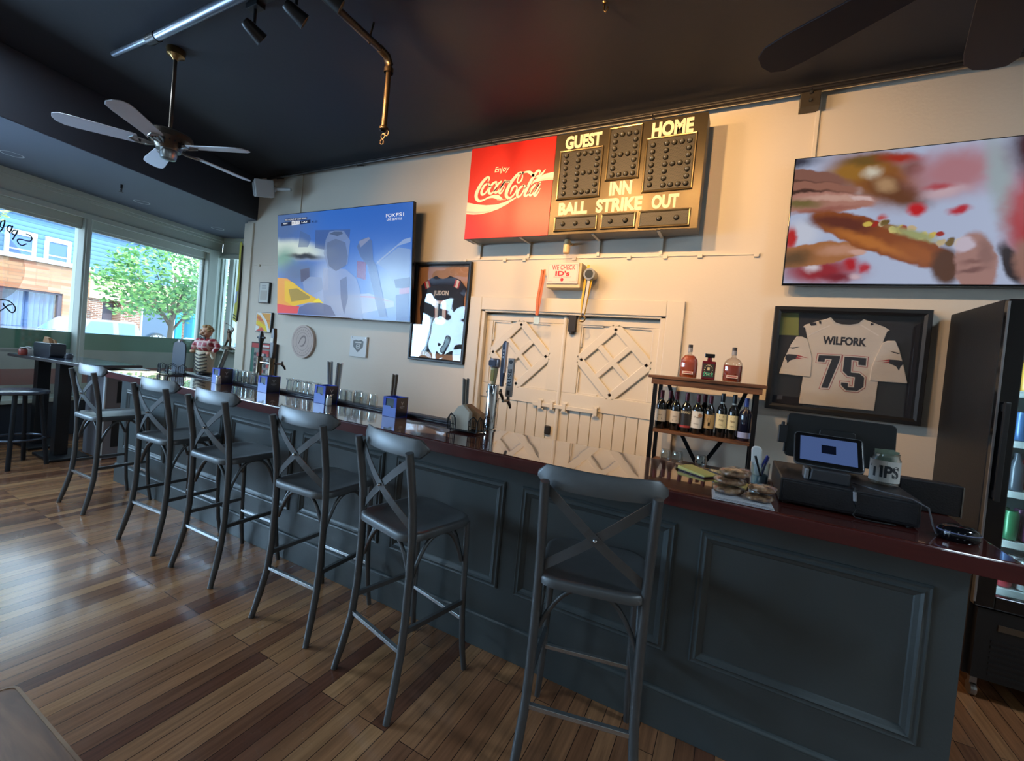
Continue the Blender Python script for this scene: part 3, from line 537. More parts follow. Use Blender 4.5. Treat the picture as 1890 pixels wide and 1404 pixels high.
def blob_mat(name, base, blobs, emit=1., warp=.0, wscale=8., top=None):
    """picture made of soft ellipses in object space: (x, z, rx, rz, angle, colour, softness)"""
    m, nt, p, tc = nodes_mat(name, .25); p.inputs['Base Color'].default_value = (.01, .01, .01, 1)
    src = tc.outputs['Object']
    if warp:
        n = nt.nodes.new('ShaderNodeTexNoise'); n.inputs['Scale'].default_value = wscale; n.inputs['Detail'].default_value = 3; nt.links.new(src, n.inputs['Vector'])
        s1 = nt.nodes.new('ShaderNodeVectorMath'); s1.operation = 'SUBTRACT'; s1.inputs[1].default_value = (.5, .5, .5); nt.links.new(n.outputs['Color'], s1.inputs[0])
        s2 = nt.nodes.new('ShaderNodeVectorMath'); s2.operation = 'SCALE'; s2.inputs['Scale'].default_value = warp; nt.links.new(s1.outputs[0], s2.inputs[0])
        s3 = nt.nodes.new('ShaderNodeVectorMath'); nt.links.new(src, s3.inputs[0]); nt.links.new(s2.outputs[0], s3.inputs[1]); src = s3.outputs[0]
    cur = None; col0 = base
    if top:
        sx = nt.nodes.new('ShaderNodeSeparateXYZ'); nt.links.new(src, sx.inputs[0]); mr = nt.nodes.new('ShaderNodeMapRange'); mr.inputs[1].default_value = top[1]; mr.inputs[2].default_value = top[2]; nt.links.new(sx.outputs['Z'], mr.inputs[0])
        q = nt.nodes.new('ShaderNodeMix'); q.data_type = 'RGBA'; q.inputs[6].default_value = base; q.inputs[7].default_value = top[0]; nt.links.new(mr.outputs[0], q.inputs[0]); cur = q.outputs[2]
    for x, z, rx, rz, a, col, soft in blobs:
        mp = nt.nodes.new('ShaderNodeMapping'); mp.vector_type = 'TEXTURE'; mp.inputs['Location'].default_value = (x, 0, z); mp.inputs['Rotation'].default_value = (0, math.radians(-a), 0); mp.inputs['Scale'].default_value = (rx, 1, rz)
        nt.links.new(src, mp.inputs['Vector']); ln = nt.nodes.new('ShaderNodeVectorMath'); ln.operation = 'LENGTH'; nt.links.new(mp.outputs[0], ln.inputs[0])
        mr = nt.nodes.new('ShaderNodeMapRange'); mr.interpolation_type = 'SMOOTHSTEP'; mr.inputs[1].default_value = 1-soft; mr.inputs[2].default_value = 1+soft*.4; mr.inputs[3].default_value = 1; mr.inputs[4].default_value = 0
        nt.links.new(ln.outputs['Value'], mr.inputs[0]); q = nt.nodes.new('ShaderNodeMix'); q.data_type = 'RGBA'; nt.links.new(mr.outputs[0], q.inputs[0])
        if cur is None: q.inputs[6].default_value = col0
        else: nt.links.new(cur, q.inputs[6])
        q.inputs[7].default_value = c(*col); cur = q.outputs[2]
    nt.links.new(cur, p.inputs['Emission Color']); p.inputs['Emission Strength'].default_value = emit
    return m
def bbox(P): xs = [p_[0] for p_ in P]; zs = [p_[1] for p_ in P]; return min(xs), max(xs), min(zs), max(zs)

# ------------------------------------------------------------------ scoreboard
sb = thing('scoreboard', 'old baseball scoreboard with red soft drink panel, high on the back wall', 'scoreboard', (-2.48, 3.56, 2.652))
cream = mat('cream_lettering', c(236, 220, 184), .5, var=.06, vscale=14)
SW, SH = 2.127, .883
obj('cabinet', G().bx(0, SW, .004, .18, 0, SH), mat('scoreboard_side', c(112, 110, 106), .45, metal=.4), sb)
cp = obj('drink_panel', G().bx(0, .892, -.003, .004, 0, SH), mat('soft_drink_red', c(206, 26, 14), .36, coat=.0, bump=.03, bscale=14, var=.05), sb, bevel=.002)
g = G()
for i, pl in enumerate(COKE['polys']): g.add([(x, -.0042, z) for x, z in pl], [tuple(range(len(pl)))], 0)
for st in COKE['strokes']: g.stroke(st, -.0048, 0)
for pl in COKE['grey']: g.add([(x, -.0046, z) for x, z in pl], [tuple(range(len(pl)))], 1)
g.text('Enjoy', .282, .442, .605, .672, -.0048, bold=.012, shear=.2)
g.text('Trade-mark', .335, .435, .350, .362, -.0045); g.stroke(circ(.452, .356, .008, 10)and[(x, z, .002) for x, z in circ(.452, .356, .007, 12)], -.0045, cap=False)
obj('script_lettering', g, [mat('script_white', c(244, 224, 196), .4), mat('ribbon_grey', c(196, 190, 172), .4)], cp)
bpn = obj('score_panel', G().bx(.893, SW, -.002, .004, 0, SH), mat('score_panel_black', c(78, 70, 56), .36, metal=.85, bump=.05, bscale=6, var=.35, vscale=3), sb, bevel=.002)
g = G()
for w_, a, b, z0, z1 in (('GUEST', .982, 1.308, .742, .858), ('HOME', 1.717, 2.028, .740, .860), ('INN', 1.415, 1.60, .304, .419), ('BALL', .974, 1.238, .170, .278), ('STRIKE', 1.312, 1.696, .168, .283), ('OUT', 1.770, 1.974, .168, .279)):
    obj('word_lettering', G().text(w_, a, b, z0, z1, -.0035, bold=.05), cream, bpn)
gm, nt, p, tc = nodes_mat('perforated_grille', .5)
mp = mapping(nt, tc, scale=(1, 1, 1), rot=(PI/2, 0, 0)); vr = nt.nodes.new('ShaderNodeTexBrick'); vr.inputs['Scale'].default_value = 60; vr.inputs['Brick Width'].default_value = .7; vr.inputs['Row Height'].default_value = .6; vr.inputs['Mortar Size'].default_value = .11
vr.inputs['Color1'].default_value = c(20, 18, 15); vr.inputs['Color2'].default_value = c(26, 23, 19); vr.inputs['Mortar'].default_value = c(64, 58, 48); nt.links.new(mp.outputs[0], vr.inputs['Vector']); nt.links.new(vr.outputs[0], p.inputs['Base Color'])
bulb_m = mat('bulb_glass', c(150, 142, 122), .1, metal=.6)
bulb_proto = None
def bulb(parent, x, z):
    global bulb_proto
    if bulb_proto is None:
        g = G().lathe([(.001, -.024), (.010, -.022), (.0155, -.012), (.0165, 0), (.0165, .004)], n=14).lathe([(.0165, 0), (.020, -.004), (.022, .001)], n=14, mi=1)
        g.xf(Matrix.Rotation(-PI/2, 4, 'X')); bulb_proto = obj('bulb', g, [bulb_m, mat('bulb_socket', c(34, 32, 28), .4)], parent, smooth=60); bulb_proto.location = (x, -.012, z)
        # lathe axis now points at the viewer
        return
    o = bulb_proto.copy(); COL.objects.link(o); o.parent = parent; o.location = (x, -.012, z)
def grille(x0, x1, z0, z1, bulbs):
    gr = obj('digit_grille', G().bx(x0, x1, -.010, -.002, z0, z1), gm, sb); w_ = .018; g = G()
    prof = [(0, 0), (0, .010), (.004, .016), (.012, .014), (w_, .009), (w_, 0)]; vs = []; k = len(prof)
    for (cx, cz, dx, dz) in ((x0-.012, z0-.012, 1, 1), (x1+.012, z0-.012, -1, 1), (x1+.012, z1+.012, -1, -1), (x0-.012, z1+.012, 1, -1)): vs += [(cx+dx*u, -.002-h, cz+dz*u) for u, h in prof]
    g.add(vs, [(q*k+j, q*k+j+1, ((q+1) % 4)*k+j+1, ((q+1) % 4)*k+j) for q in range(4) for j in range(k-1)])
    obj('grille_frame', g, mat('grille_trim', c(128, 112, 82), .3, metal=.8), gr)
    for x, z in bulbs: bulb(gr, x, z)
def digit(x0, zt): 
    P = []
    for r in range(7):
        for q in range(4):
            if q in (0, 3) or r in (0, 3, 6): P.append((x0+q*.056, zt-r*.0545))
    return P
X = 2.48; Z = -2.652
grille(.955, 1.322, .314, .720, [(1.008, .683-i*.0545) for i in range(7)]+digit(1.118, .683))
grille(1.381, 1.634, .440, .856, digit(1.428, .799))
grille(1.692, 2.052, .314, .726, [(1.740, .676-i*.0525) for i in range(7)]+digit(1.844, .676))
grille(.958, 1.328, .038, .143, [(1.03, .09), (1.145, .09), (1.255, .09)])
grille(1.380, 1.645, .038, .143, [(1.45, .09), (1.575, .09)])
grille(1.692, 2.058, .030, .146, [(1.84, .088), (1.97, .088)])
for x in (.05, .61, 1.30, 1.84):
    obj('bracket', G().bx(x-.012, x+.012, .22, .236, -.14, .03).bx(x-.012, x+.012, .02, .23, -.006, 0), trim_white, sb)
# ------------------------------------------------------------------ big screens
def tv(loc, w, h, tilt, label, image):
    t = thing('television', label, 'television', loc); t.rotation_euler = (math.radians(tilt), 0, 0)
    obj('bezel', G().bx(-.008, w+.008, .004, .045, -.012, h+.008).bx(w*.2, w*.8, .045, .07, h*.15, h*.7), black_gloss, t, bevel=.003)
    image(t); return t
def race(t):
    w, h = 2.237, 1.258
    bl = [(.95*w, .85*h, .75*w, .55*h, 0, (44, 104, 200), .9), (.03*w, .95*h, .3*w, .4*h, 0, (86, 116, 170), .8), (.08*w, .66*h, .42*w, .10*h, -5, (214, 232, 226), .6), (.06*w, .55*h, .12*w, .14*h, 0, (120, 170, 160), .8),  # pale band at left: window reflection painted into the screen picture
          (.24*w, .58*h, .16*w, .03*h, -3, (30, 46, 60), .7), (.18*w, .42*h, .18*w, .14*h, 0, (74, 110, 160), .8), (.5*w, .1*h, .3*w, .16*h, -6, (176, 196, 226), .9), (.9*w, .3*h, .16*w, .3*h, 0, (150, 180, 220), .9), (.42*w, .30*h, .12*w, .3*h, 0, (160, 186, 228), .8)]
    m = blob_mat('race_broadcast', c(92, 140, 214), bl, .8, .10, 3.5, top=(c(60, 116, 208), 0, h))
    scr = obj('screen', G().bx(0, w, 0, .004, 0, h), m, t)
    R_ = RACE_PICTURE
    col = dict(band=(196, 224, 218), band2=(40, 62, 72), text=(190, 206, 204), dark1=(84, 110, 158), dark2=(72, 92, 138), hood=(134, 156, 196), hoodtop=(46, 62, 90), face=(88, 104, 138), body=(150, 172, 214), tail=(168, 186, 222), leg1=(84, 104, 148),
               bottle=(92, 110, 144), btop=(156, 162, 190), mast=(172, 194, 226), truck=(146, 174, 214), dark3=(56, 70, 112), red3=(196, 120, 140), dk4=(70, 94, 146), orange=(232, 168, 74), yellow=(226, 196, 60), visor=(92, 110, 96),
               bright=(244, 234, 70), red=(222, 76, 88), wheel=(70, 86, 130), road=(190, 206, 230), redln=(212, 150, 160), flag=(148, 80, 104), head=(74, 70, 96), shirt=(150, 176, 216), bug=(24, 36, 70), bug2=(30, 44, 86), bugw=(232, 236, 244))
    order = ['dark1', 'dark2', 'flag', 'road', 'redln', 'truck', 'mast', 'dark3', 'red3', 'dk4', 'head', 'shirt', 'body', 'tail', 'hood', 'face', 'hoodtop', 'leg1', 'bottle', 'btop', 'orange', 'yellow', 'visor', 'bright', 'red', 'wheel', 'bug', 'bug2', 'bugw']
    g, ms = layers([(col[k], R_[k]) for k in order], lambda q: soft_emat(q, .8, .96 if q in ((24, 36, 70), (30, 44, 86), (232, 236, 244), (232, 168, 74), (226, 196, 60), (222, 76, 88), (244, 234, 70)) else .62), w, h, 0, .0003)
    obj('broadcast_picture', g, ms, scr)
    g = G(); y = -.012
    for s_, k in (('2 0 2', 'bugw'),):
        a, b, z0, z1 = bbox(R_[k]); g.text(s_, (a+.006)*w, (b-.006)*w, (z0+.016)*h, (z1-.012)*h, y, 1)
    for s_, k in (('FS1', 'fs1'), ('LIVE SEATTLE', 'live'), ('41:50', 'clock'), ('FOX', 'fox')):
        a, b, z0, z1 = bbox(R_[k]); g.text(s_, a*w, b*w, z0*h+.004, z1*h-.004, y, 1 if k == 'clock' else 0, bold=.01)
    a, b, z0, z1 = bbox(R_['bug2']); g.text('THE WORLD OF GOLF SERIES', (a+.004)*w, (b-.004)*w, (z0+.006)*h, (z1-.006)*h, y, 0)
    a, b, z0, z1 = bbox(R_['bug']); g.text('NW', (a+.02)*w, (a+.06)*w, (z0+.015)*h, (z1-.012)*h, y, 0, bold=.02); g.text('LAT', (b-.07)*w, (b-.02)*w, (z0+.015)*h, (z1-.012)*h, y, 0, bold=.02)
    obj('screen_caption', g, [emat((240, 244, 250), .9), emat((20, 34, 70), .6)], scr)
tv((-5.407, 3.668, 1.822), 2.237, 1.258, 5, 'large wall television showing a car race under a blue sky', race)
def sandwich(t):
    w, h = 1.588, .894
    B_ = []
    def b(u, v, ru, rv, a, col, soft=.5): B_.append((u*w, v*h, ru*w, rv*h, a, col, soft))
    b(.30, .80, .22, .22, -25, (150, 92, 44), .6); b(.22, .86, .11, .09, 0, (166, 116, 44), .6); b(.27, .94, .12, .05, 0, (120, 90, 40), .7); b(.37, .68, .13, .10, -30, (112, 66, 40), .6); b(.37, .93, .09, .05, -10, (176, 50, 34), .8); b(.28, .84, .04, .05, 0, (226, 216, 196), .9); b(.33, .74, .05, .06, -30, (190, 150, 110), .8); b(.23, .69, .03, .045, 0, (214, 196, 196), .9)
    b(.42, .84, .04, .07, -30, (112, 60, 36), .8)
    b(.55, .80, .16, .20, 0, (190, 132, 142), .7); b(.52, .66, .08, .05, 10, (216, 186, 196), .9); b(.50, .70, .05, .03, 0, (190, 80, 90), .9)
    b(.68, .70, .045, .45, 12, (168, 182, 190), .8); b(.80, .48, .115, .42, 0, (178, 34, 40), .5); b(.80, .96, .125, .30, 0, (66, 18, 26), .5)
    b(.44, .545, .035, .055, 0, (206, 24, 34), .6); b(.57, .525, .04, .035, 15, (196, 40, 56), .7); b(.33, .5, .02, .03, 0, (200, 90, 90), .8)
    b(.05, .40, .08, .12, 0, (214, 220, 238), .6); b(.01, .36, .025, .11, 0, (196, 30, 34), .6)
    b(.13, .10, .17, .13, 0, (160, 40, 54), .7); b(.10, .13, .04, .05, 0, (226, 214, 224), .8); b(.20, .05, .06, .04, 0, (130, 30, 48), .8); b(.24, .15, .03, .06, 0, (190, 30, 44), .7); b(.29, .12, .025, .05, 0, (196, 50, 66), .7); b(.26, .06, .025, .03, 0, (220, 190, 200), .8)
    b(.0, .98, .10, .06, 0, (52, 56, 76), .8)
    # the left hand
    b(.05, .85, .17, .065, -14, (142, 96, 84), .25); b(.03, .80, .18, .035, -10, (84, 52, 46), .5); b(.08, .755, .18, .055, -9, (160, 108, 92), .2); b(.08, .715, .19, .03, -7, (70, 42, 38), .5); b(.11, .64, .205, .085, -3, (188, 132, 118), .14); b(.03, .64, .10, .05, -6, (120, 106, 60), .8); b(.15, .67, .13, .03, -4, (214, 170, 154), .7); b(.255, .655, .05, .02, -18, (228, 196, 192), .5); b(.12, .58, .14, .025, 3, (166, 104, 92), .7)
    b(.10, .23, .20, .095, 7, (178, 116, 70), .15); b(.03, .20, .09, .08, 8, (104, 74, 44), .8); b(.20, .26, .09, .05, 2, (206, 150, 122), .7); b(.26, .245, .035, .03, -8, (222, 176, 160), .5)
    # sandwich
    b(.335, .34, .295, .115, -25, (146, 76, 36), .12); b(.19, .46, .13, .07, -12, (104, 48, 36), .5); b(.30, .31, .20, .045, -24, (196, 118, 52), .8); b(.46, .23, .10, .05, -27, (166, 92, 40), .7); b(.55, .13, .05, .15, 10, (92, 56, 36), .4)
    for i in range(15):
        u = .29+.285*i/14; v = .472-.172*i/14*1.05
        b(u+.006*((i*7) % 3-1), v+.016*((i*5) % 4-1.5), .017, .022, 20*((i*3) % 4), [(226, 196, 90), (170, 44, 34), (214, 190, 150), (120, 96, 50), (232, 214, 130)][i % 5], .35)
    b(.44, .36, .10, .035, -22, (170, 176, 120), .8)
    # right thumb
    b(.635, .14, .062, .24, 8, (176, 132, 124), .16); b(.598, .28, .035, .06, 20, (214, 200, 216), .4); b(.625, .10, .05, .02, 10, (128, 88, 84), .8); b(.63, .16, .05, .02, 8, (140, 98, 92), .8); b(.66, .22, .025, .12, 10, (150, 110, 104), .8)
    b(.735, .14, .03, .17, 22, (44, 30, 34), .4); b(.79, .12, .05, .2, 18, (158, 112, 98), .4)
    m = blob_mat('food_advert', c(190, 202, 232), B_, .66, .05, 14)
    obj('screen', G().bx(0, w, 0, .004, 0, h), m, t)
tv((.255, 3.69, 2.26), 1.588, .894, 0, 'wall television showing hands holding a toasted sandwich', sandwich)

# ------------------------------------------------------------------ framed jerseys
def offs(P, d):
    n = len(P); ar = sum(P[i-1][0]*P[i][1]-P[i][0]*P[i-1][1] for i in range(n)); sg = 1 if ar > 0 else -1; out = []
    for i in range(n):
        a, b, q = Vector(P[i-1]), Vector(P[i]), Vector(P[(i+1) % n]); e1 = (b-a).normalized(); e2 = (q-b).normalized()
        n1 = Vector((e1.y, -e1.x))*sg; n2 = Vector((e2.y, -e2.x))*sg; bis = n1+n2; 
        k = d/max(.35, bis.length_squared/2)
        out.append(tuple(b+bis*k*1.0 if bis.length > .05 else b+n1*d))
    return out
def frame_thing(label, cx, cz, w, h, y, bw, depth, back, fm_, glass, cat='framed jersey', name='framed_jersey'):
    t = thing(name, label, cat, (cx, y, cz))
    x0, x1, z0, z1 = -w/2, w/2, -h/2, h/2; g = G(); prof = [(0, depth), (0, .004), (.004, 0), (bw*.6, 0), (bw, .008), (bw, depth)]; vs = []; k = len(prof)
    for (ax, az, dx, dz) in ((x0, z0, 1, 1), (x1, z0, -1, 1), (x1, z1, -1, -1), (x0, z1, 1, -1)): vs += [(ax+dx*u, v, az+dz*u) for u, v in prof]
    g.add(vs, [(q*k+j, q*k+(j+1) % k, ((q+1) % 4)*k+(j+1) % k, ((q+1) % 4)*k+j) for q in range(4) for j in range(k)])
    obj('frame', g, fm_, t)
    obj('backing', G().bx(x0+.01, x1-.01, depth-.006, depth-.001, z0+.01, z1-.01), back, t)
    if glass: obj('glazing', G().bx(x0+bw, x1-bw, .010, .012, z0+bw, z1-bw), glass, t)
    return t
cloth = lambda n, col: mat(n, c(*col), .8, bump=.5, bscale=16, var=.08, vscale=10)
J = WHITE_JERSEY
t = frame_thing('white football jersey numbered 75 in wide black frame beside the tall cooler', .667, 1.722, .884, .76, 3.735, .042, .062, mat('navy_backing', c(30, 32, 44), .8), black_satin, frame_glass)
t.location = (.667, 3.735, 1.701); DY = .052; dz = .021
for ch in t.children: ch.location.z = dz
wj = cloth('white_jersey_cloth', (222, 214, 204))
jb = obj('jersey', G().prism(J['body'], .044, .056), wj, t, bevel=.004)
obj('sleeve', G().prism(J['sl'], .037, .050), wj, t, bevel=.004); obj('sleeve', G().prism(J['sr'], .037, .050), wj, t, bevel=.004)
navy = (28, 32, 48); red = (178, 48, 60); wht = (224, 216, 208)
L = []
for n in ('seven', 'five'): L += [(red, offs(J[n], .0115))]
for n in ('seven', 'five'): L += [(wht, offs(J[n], .0085))]
for n in ('seven', 'five'): L += [(navy, J[n])]
g, ms = layers(L, pmat, y=.043, step=.0004); obj('number', g, ms, jb)
a, b_, z0, z1 = bbox(J['name']); obj('player_name', G().text('WILFORK', a, b_, z0+.004, z1-.002, .0425, bold=.04), pmat(navy), jb)
g, ms = layers([((206, 204, 200), J['collar']), ((236, 230, 224), J['seamL']), ((236, 230, 224), J['seamR']), (navy, J['five2']), (navy, J['f3']), (navy, J['seven2'])], pmat, y=.043, step=.0004); obj('collar_trim', g, ms, jb)
for s_, ks in ((t.children[-2], ('hl', 'hlr', 'hlr2', 'swl')), (t.children[-1], ('hr', 'hrr', 'hrr2', 'swr'))):
    g, ms = layers([(navy if k[0:2] in ('hl', 'hr') and len(k) == 2 or k[0] == 's' else red, J[k]) for k in ks], pmat, y=.0365, step=.0003)
    o = obj('sleeve_emblem', g, ms, s_)
g, ms = layers([((124, 134, 70), [(x, z) for x, z in J['green']])], pmat, y=.0545); obj('green_card', g, ms, t)
g, ms = layers([((84, 88, 100), J['sticker'])], pmat, y=.0545); obj('hologram_sticker', g, ms, t)
J = NAVY_JERSEY
t = frame_thing('dark navy football jersey in tall black frame, left of the white stable doors', -2.868, 1.947, .738, 1.071, 3.757, .036, .04, mat('tan_backing', c(184, 136, 100), .7), black_satin, film_glass)
jb = obj('jersey', G().prism(J['body'], .022, .034), cloth('navy_jersey_cloth', (32, 34, 50)), t, bevel=.004)
g, ms = layers([((190, 44, 56), J['r1']), ((232, 214, 200), J['w1']), ((190, 44, 56), J['r2']), ((232, 214, 200), J['w2']), ((206, 120, 110), offs(J['zero'], .006)), ((232, 214, 204), J['zero']), (navy, J['zin'])], pmat, y=.0215, step=.0004)
obj('number', g, ms, jb); a, b_, z0, z1 = bbox(J['name']); obj('player_name', G().text('JUDON', a, b_, z0+.004, z1-.004, .0205, bold=.04), pmat((228, 214, 196)), jb)

# ------------------------------------------------------------------ small wall things
def picture(name, label, cat, x0, x1, z0, z1, y, depth, lst, edge, bwid=.012):
    t = thing(name, label, cat, (x0, y, z0)); w, h = x1-x0, z1-z0
    obj('frame', G().bx(0, w, 0, depth, 0, h), edge, t, bevel=.002)
    g, ms = layers([(col, [(bwid+u*(w-2*bwid), bwid+v*(h-2*bwid)) for u, v in P]) for col, P in lst], pmat, y=-.0004, step=.0004)
    obj('print', g, ms, t); return t
SQ = [(0, 0), (1, 0), (1, 1), (0, 1)]
t = picture('canvas_picture', 'small yellow and orange canvas with a white curve, beside the sash window', 'picture', -6.018, -5.677, 1.561, 1.838, 3.762, .036, [((238, 234, 224), SQ), ((240, 170, 74), [(.04, .02), (.97, .02), (.97, .97), (.04, .97)]), ((226, 120, 60), [(.04, .75), (.2, .8), (.45, .62), (.97, .60), (.97, .55), (.3, .55), (.04, .72)]), ((246, 214, 40), [(.04, .55), (.3, .5), (.7, .3), (.97, .02), (.7, .02), (.5, .2), (.04, .4)]), ((214, 90, 86), [(.04, .02), (.60, .02), (.45, .22), (.2, .1)]), ((240, 236, 226), [(.1, .97), (.35, .97), (.72, .6), (.97, .1), (.97, .0), (.85, .0), (.60, .5), (.28, .85), (.04, .9)]), ((236, 236, 230), [(.04, .02), (.2, .1), (.3, .25), (.04, .32)])], black_satin, .006)
t = picture('framed_print', 'small pale framed notice, higher than the yellow canvas', 'framed print', -6.0, -5.78, 1.963, 2.25, 3.765, .03, [((214, 214, 206), SQ), ((190, 184, 174), [(.12, .12), (.88, .12), (.88, .62), (.12, .62)])]+[((130, 132, 134), [(.25, .72+.06*i), (.75, .72+.06*i), (.75, .745+.06*i), (.25, .745+.06*i)]) for i in range(3)], black_satin, .012)
t = picture('framed_poster', 'green bordered framed poster behind the far beer taps', 'framed poster', -6.05, -5.523, .942, 1.414, 3.752, .044, [((52, 108, 92), SQ), ((180, 60, 62), [(.0, .86), (1, .86), (1, 1), (0, 1)]), ((150, 140, 134), [(.12, .05), (.86, .05), (.86, .84), (.12, .84)])]+[(((90, 84, 82), (196, 190, 184), (60, 66, 70), (190, 90, 84))[i % 4], circ(.2+.11*(i % 6), .15+.17*(i//6), .06, 10)) for i in range(24)]+[((224, 216, 210), [(.5, .9), (.8, .9), (.8, .96), (.5, .96)]), ((200, 60, 62), [(.4, .70), (.8, .70), (.8, .80), (.4, .80)])], black_satin, .014)
t = thing('round_plaque', 'round pale pink plaque with a worn emblem, under the race television', 'plaque', (-5.007, 3.765, 1.486))
obj('disc', G().prism(circ(0, 0, .213, 40), 0, .034), mat('plaque_face', c(202, 180, 168), .6, var=.06), t)
g = G(); g.stroke([(*p_, .006) for p_ in circ(0, 0, .185, 40)]+[(.185, 0, .006)], -.001, cap=False); g.stroke([(*p_, .004) for p_ in circ(0, 0, .115, 30)]+[(.115, 0, .004)], -.001, cap=False)
g.stroke([(-.07, -.03, .012), (-.03, .04, .02), (.03, .07, .024), (.06, .02, .02), (.02, -.05, .024), (-.04, -.06, .012)], -.001)
for i in range(9):
    a = math.radians(30+15*i); g.stroke([(.15*math.cos(a)-.008*math.sin(a), .15*math.sin(a)-.008, .006), (.15*math.cos(a)+.008*math.sin(a), .15*math.sin(a)+.008, .006)], -.001, cap=False)
    a = math.radians(-150+15*i); g.stroke([(.15*math.cos(a)-.006, .15*math.sin(a)-.008, .006), (.15*math.cos(a)+.008, .15*math.sin(a)+.006, .006)], -.001, cap=False)
obj('worn_emblem', g, mat('plaque_ink', c(150, 132, 126), .7), t)
t = thing('emblem_sign', 'small square white sign with a grey shield emblem', 'sign', (-4.154, 3.775, 1.369))
obj('board', G().bx(0, .269, 0, .022, 0, .246), mat('sign_white', c(206, 208, 206), .4), t, bevel=.002)
g, ms = layers([((120, 124, 124), [(.05, .19), (.09, .205), (.135, .195), (.18, .205), (.22, .19), (.215, .12), (.135, .055), (.055, .12)]), ((206, 208, 206), [(.08, .18), (.19, .18), (.185, .165), (.085, .165)]), ((206, 208, 206), circ(.135, .125, .034, 16)), ((120, 124, 124), circ(.135, .125, .025, 16)), ((206, 208, 206), circ(.135, .125, .01, 10))], pmat); obj('shield_emblem', g, ms, t)
g = G()
for x in (.02, .249): g.bx(x-.005, x+.005, -.008, 0, .225, .237)
obj('screw', g, steel, t)

t = thing('id_notice', 'red and white sign reading WE CHECK IDs on a cream box', 'sign', (-1.60, 3.645, 2.203))
obj('box', G().bx(0, .325, .012, .155, 0, .225), mat('cream_box', c(226, 204, 160), .5), t, bevel=.008)
obj('plate', G().bx(.004, .304, 0, .012, .034, .219), mat('sign_plate', c(236, 214, 202), .35), t, bevel=.004)
g = G(); g.text('WE CHECK', .05, .27, .160, .202, -.001, bold=.01); g.text("ID's", .086, .222, .104, .150, -.001, bold=.04); g.text('FRANK J. TALBERT', .072, .24, .090, .097, -.001)
g.add([(x, -.001, z) for x, z in circ(.154, .070, .015, 16)], [tuple(range(16))])
for a, b_, q, r in ((.016, .292, .050, .0512), (.016, .292, .206, .2072)): g.add([(a, -.001, q), (b_, -.001, q), (b_, -.001, r), (a, -.001, r)], [(0, 1, 2, 3)])
for a in (.016, .291): g.add([(a, -.001, .05), (a+.0012, -.001, .05), (a+.0012, -.001, .207), (a, -.001, .207)], [(0, 1, 2, 3)])
g.text('KEEP OUT', .022, .06, .054, .058, -.001); g.text('ST. LOUIS MO', .23, .286, .054, .058, -.001)
obj('notice_lettering', g, mat('sign_red', c(206, 24, 46), .4), t)

def medal(label, loc, parts, head, foot):
    t = thing('medal', label, 'medal', loc)
    head(t)
    for col, pts in parts: obj('ribbon', G().sweep([(x, y, z) for x, y, z in pts], [(-.012, -.001), (.012, -.001), (.012, .001), (-.012, .001)], (0, -1, .01)), col, t)
    foot(t); return t
orange = mat('orange_ribbon', c(206, 110, 60), .5); dorange = mat('burnt_orange_ribbon', c(168, 78, 44), .5)
def h1(t): obj('hook', G().tube([(0, .09, .40), (0, .02, .40), (0, .005, .425)], .008), brass, t)
def f1(t): obj('medallion', G().prism([(-.026, -.085), (.026, -.085), (.028, -.03), (.026, -.012), (.016, -.022), (.008, -.010), (0, -.022), (-.008, -.010), (-.016, -.022), (-.026, -.012), (-.028, -.03)], -.003, .004), mat('pale_metal', c(214, 206, 180), .3, metal=.7), t)
medal('medal on an orange ribbon hanging left of the ID sign', (-1.687, 3.713, 1.955), [(orange, [(-.006, 0, .0), (-.012, 0, .15), (.004, 0, .30), (.012, 0, .42)]), (orange, [(0, .004, .0), (.016, .004, .18), (.03, .006, .36), (.028, .012, .43)]), (dorange, [(-.004, .006, 0), (.006, .008, .2), (.014, .012, .40)])], h1, f1)
yel = mat('yellow_ribbon', c(220, 178, 44), .5); nvy = mat('navy_ribbon', c(36, 44, 66), .5); wr = mat('white_ribbon', c(206, 200, 190), .5)
def h2(t): obj('round_hook', G().prism(circ(.03, .365, .052, 28), -.02, .07).prism(circ(.03, .365, .036, 24), -.024, -.018, 1), [steel, mat('dark_bore', c(50, 56, 58), .3)], t)
def f2(t): obj('medallion', G().tube([(.026*math.cos(2*PI*i/20), 0, -.028+.026*math.sin(2*PI*i/20)) for i in range(20)], .007, 8, closed=True, up=(0, 1, 0)), brass, t)
medal('medal on yellow, navy and white ribbons, right of the ID sign', (-1.238, 3.69, 1.965), [(yel, [(-.004, .0, 0), (-.012, .0, .15), (-.006, .002, .30), (.01, .01, .45)]), (nvy, [(.002, -.004, 0), (.008, -.004, .15), (.02, -.004, .34)]), (wr, [(.006, -.008, .02), (.022, -.008, .18), (.03, -.008, .31)]), (yel, [(.01, .004, .01), (.03, .004, .18), (.05, .006, .34)])], h2, f2)
t = thing('motion_sensor', 'small cream cylinder sensor hanging under the scoreboard', 'sensor', (-1.45, 3.70, 2.52))
obj('housing', G().lathe([(.001, 0), (.024, .001), (.030, .006), (.031, .05), (.031, .085)], n=20), mat('cream_plastic', c(226, 196, 148), .4), t, smooth=True)
obj('collar', G().lathe([(.026, .085), (.026, .125), (.0, .125)], n=20).bx(-.012, .012, 0, .1, .095, .118), mat('cream_plastic', c(226, 196, 148), .4), t, smooth=True)
t = thing('junction_box', 'dark metal box plate on the conduit under the ceiling pipe', 'junction box', (.302, 3.70, 3.535))
obj('plate', G().bx(-.06, .062, 0, .10, 0, .12), mat('dark_bracket', c(74, 66, 54), .45, metal=.4), t, bevel=.004)
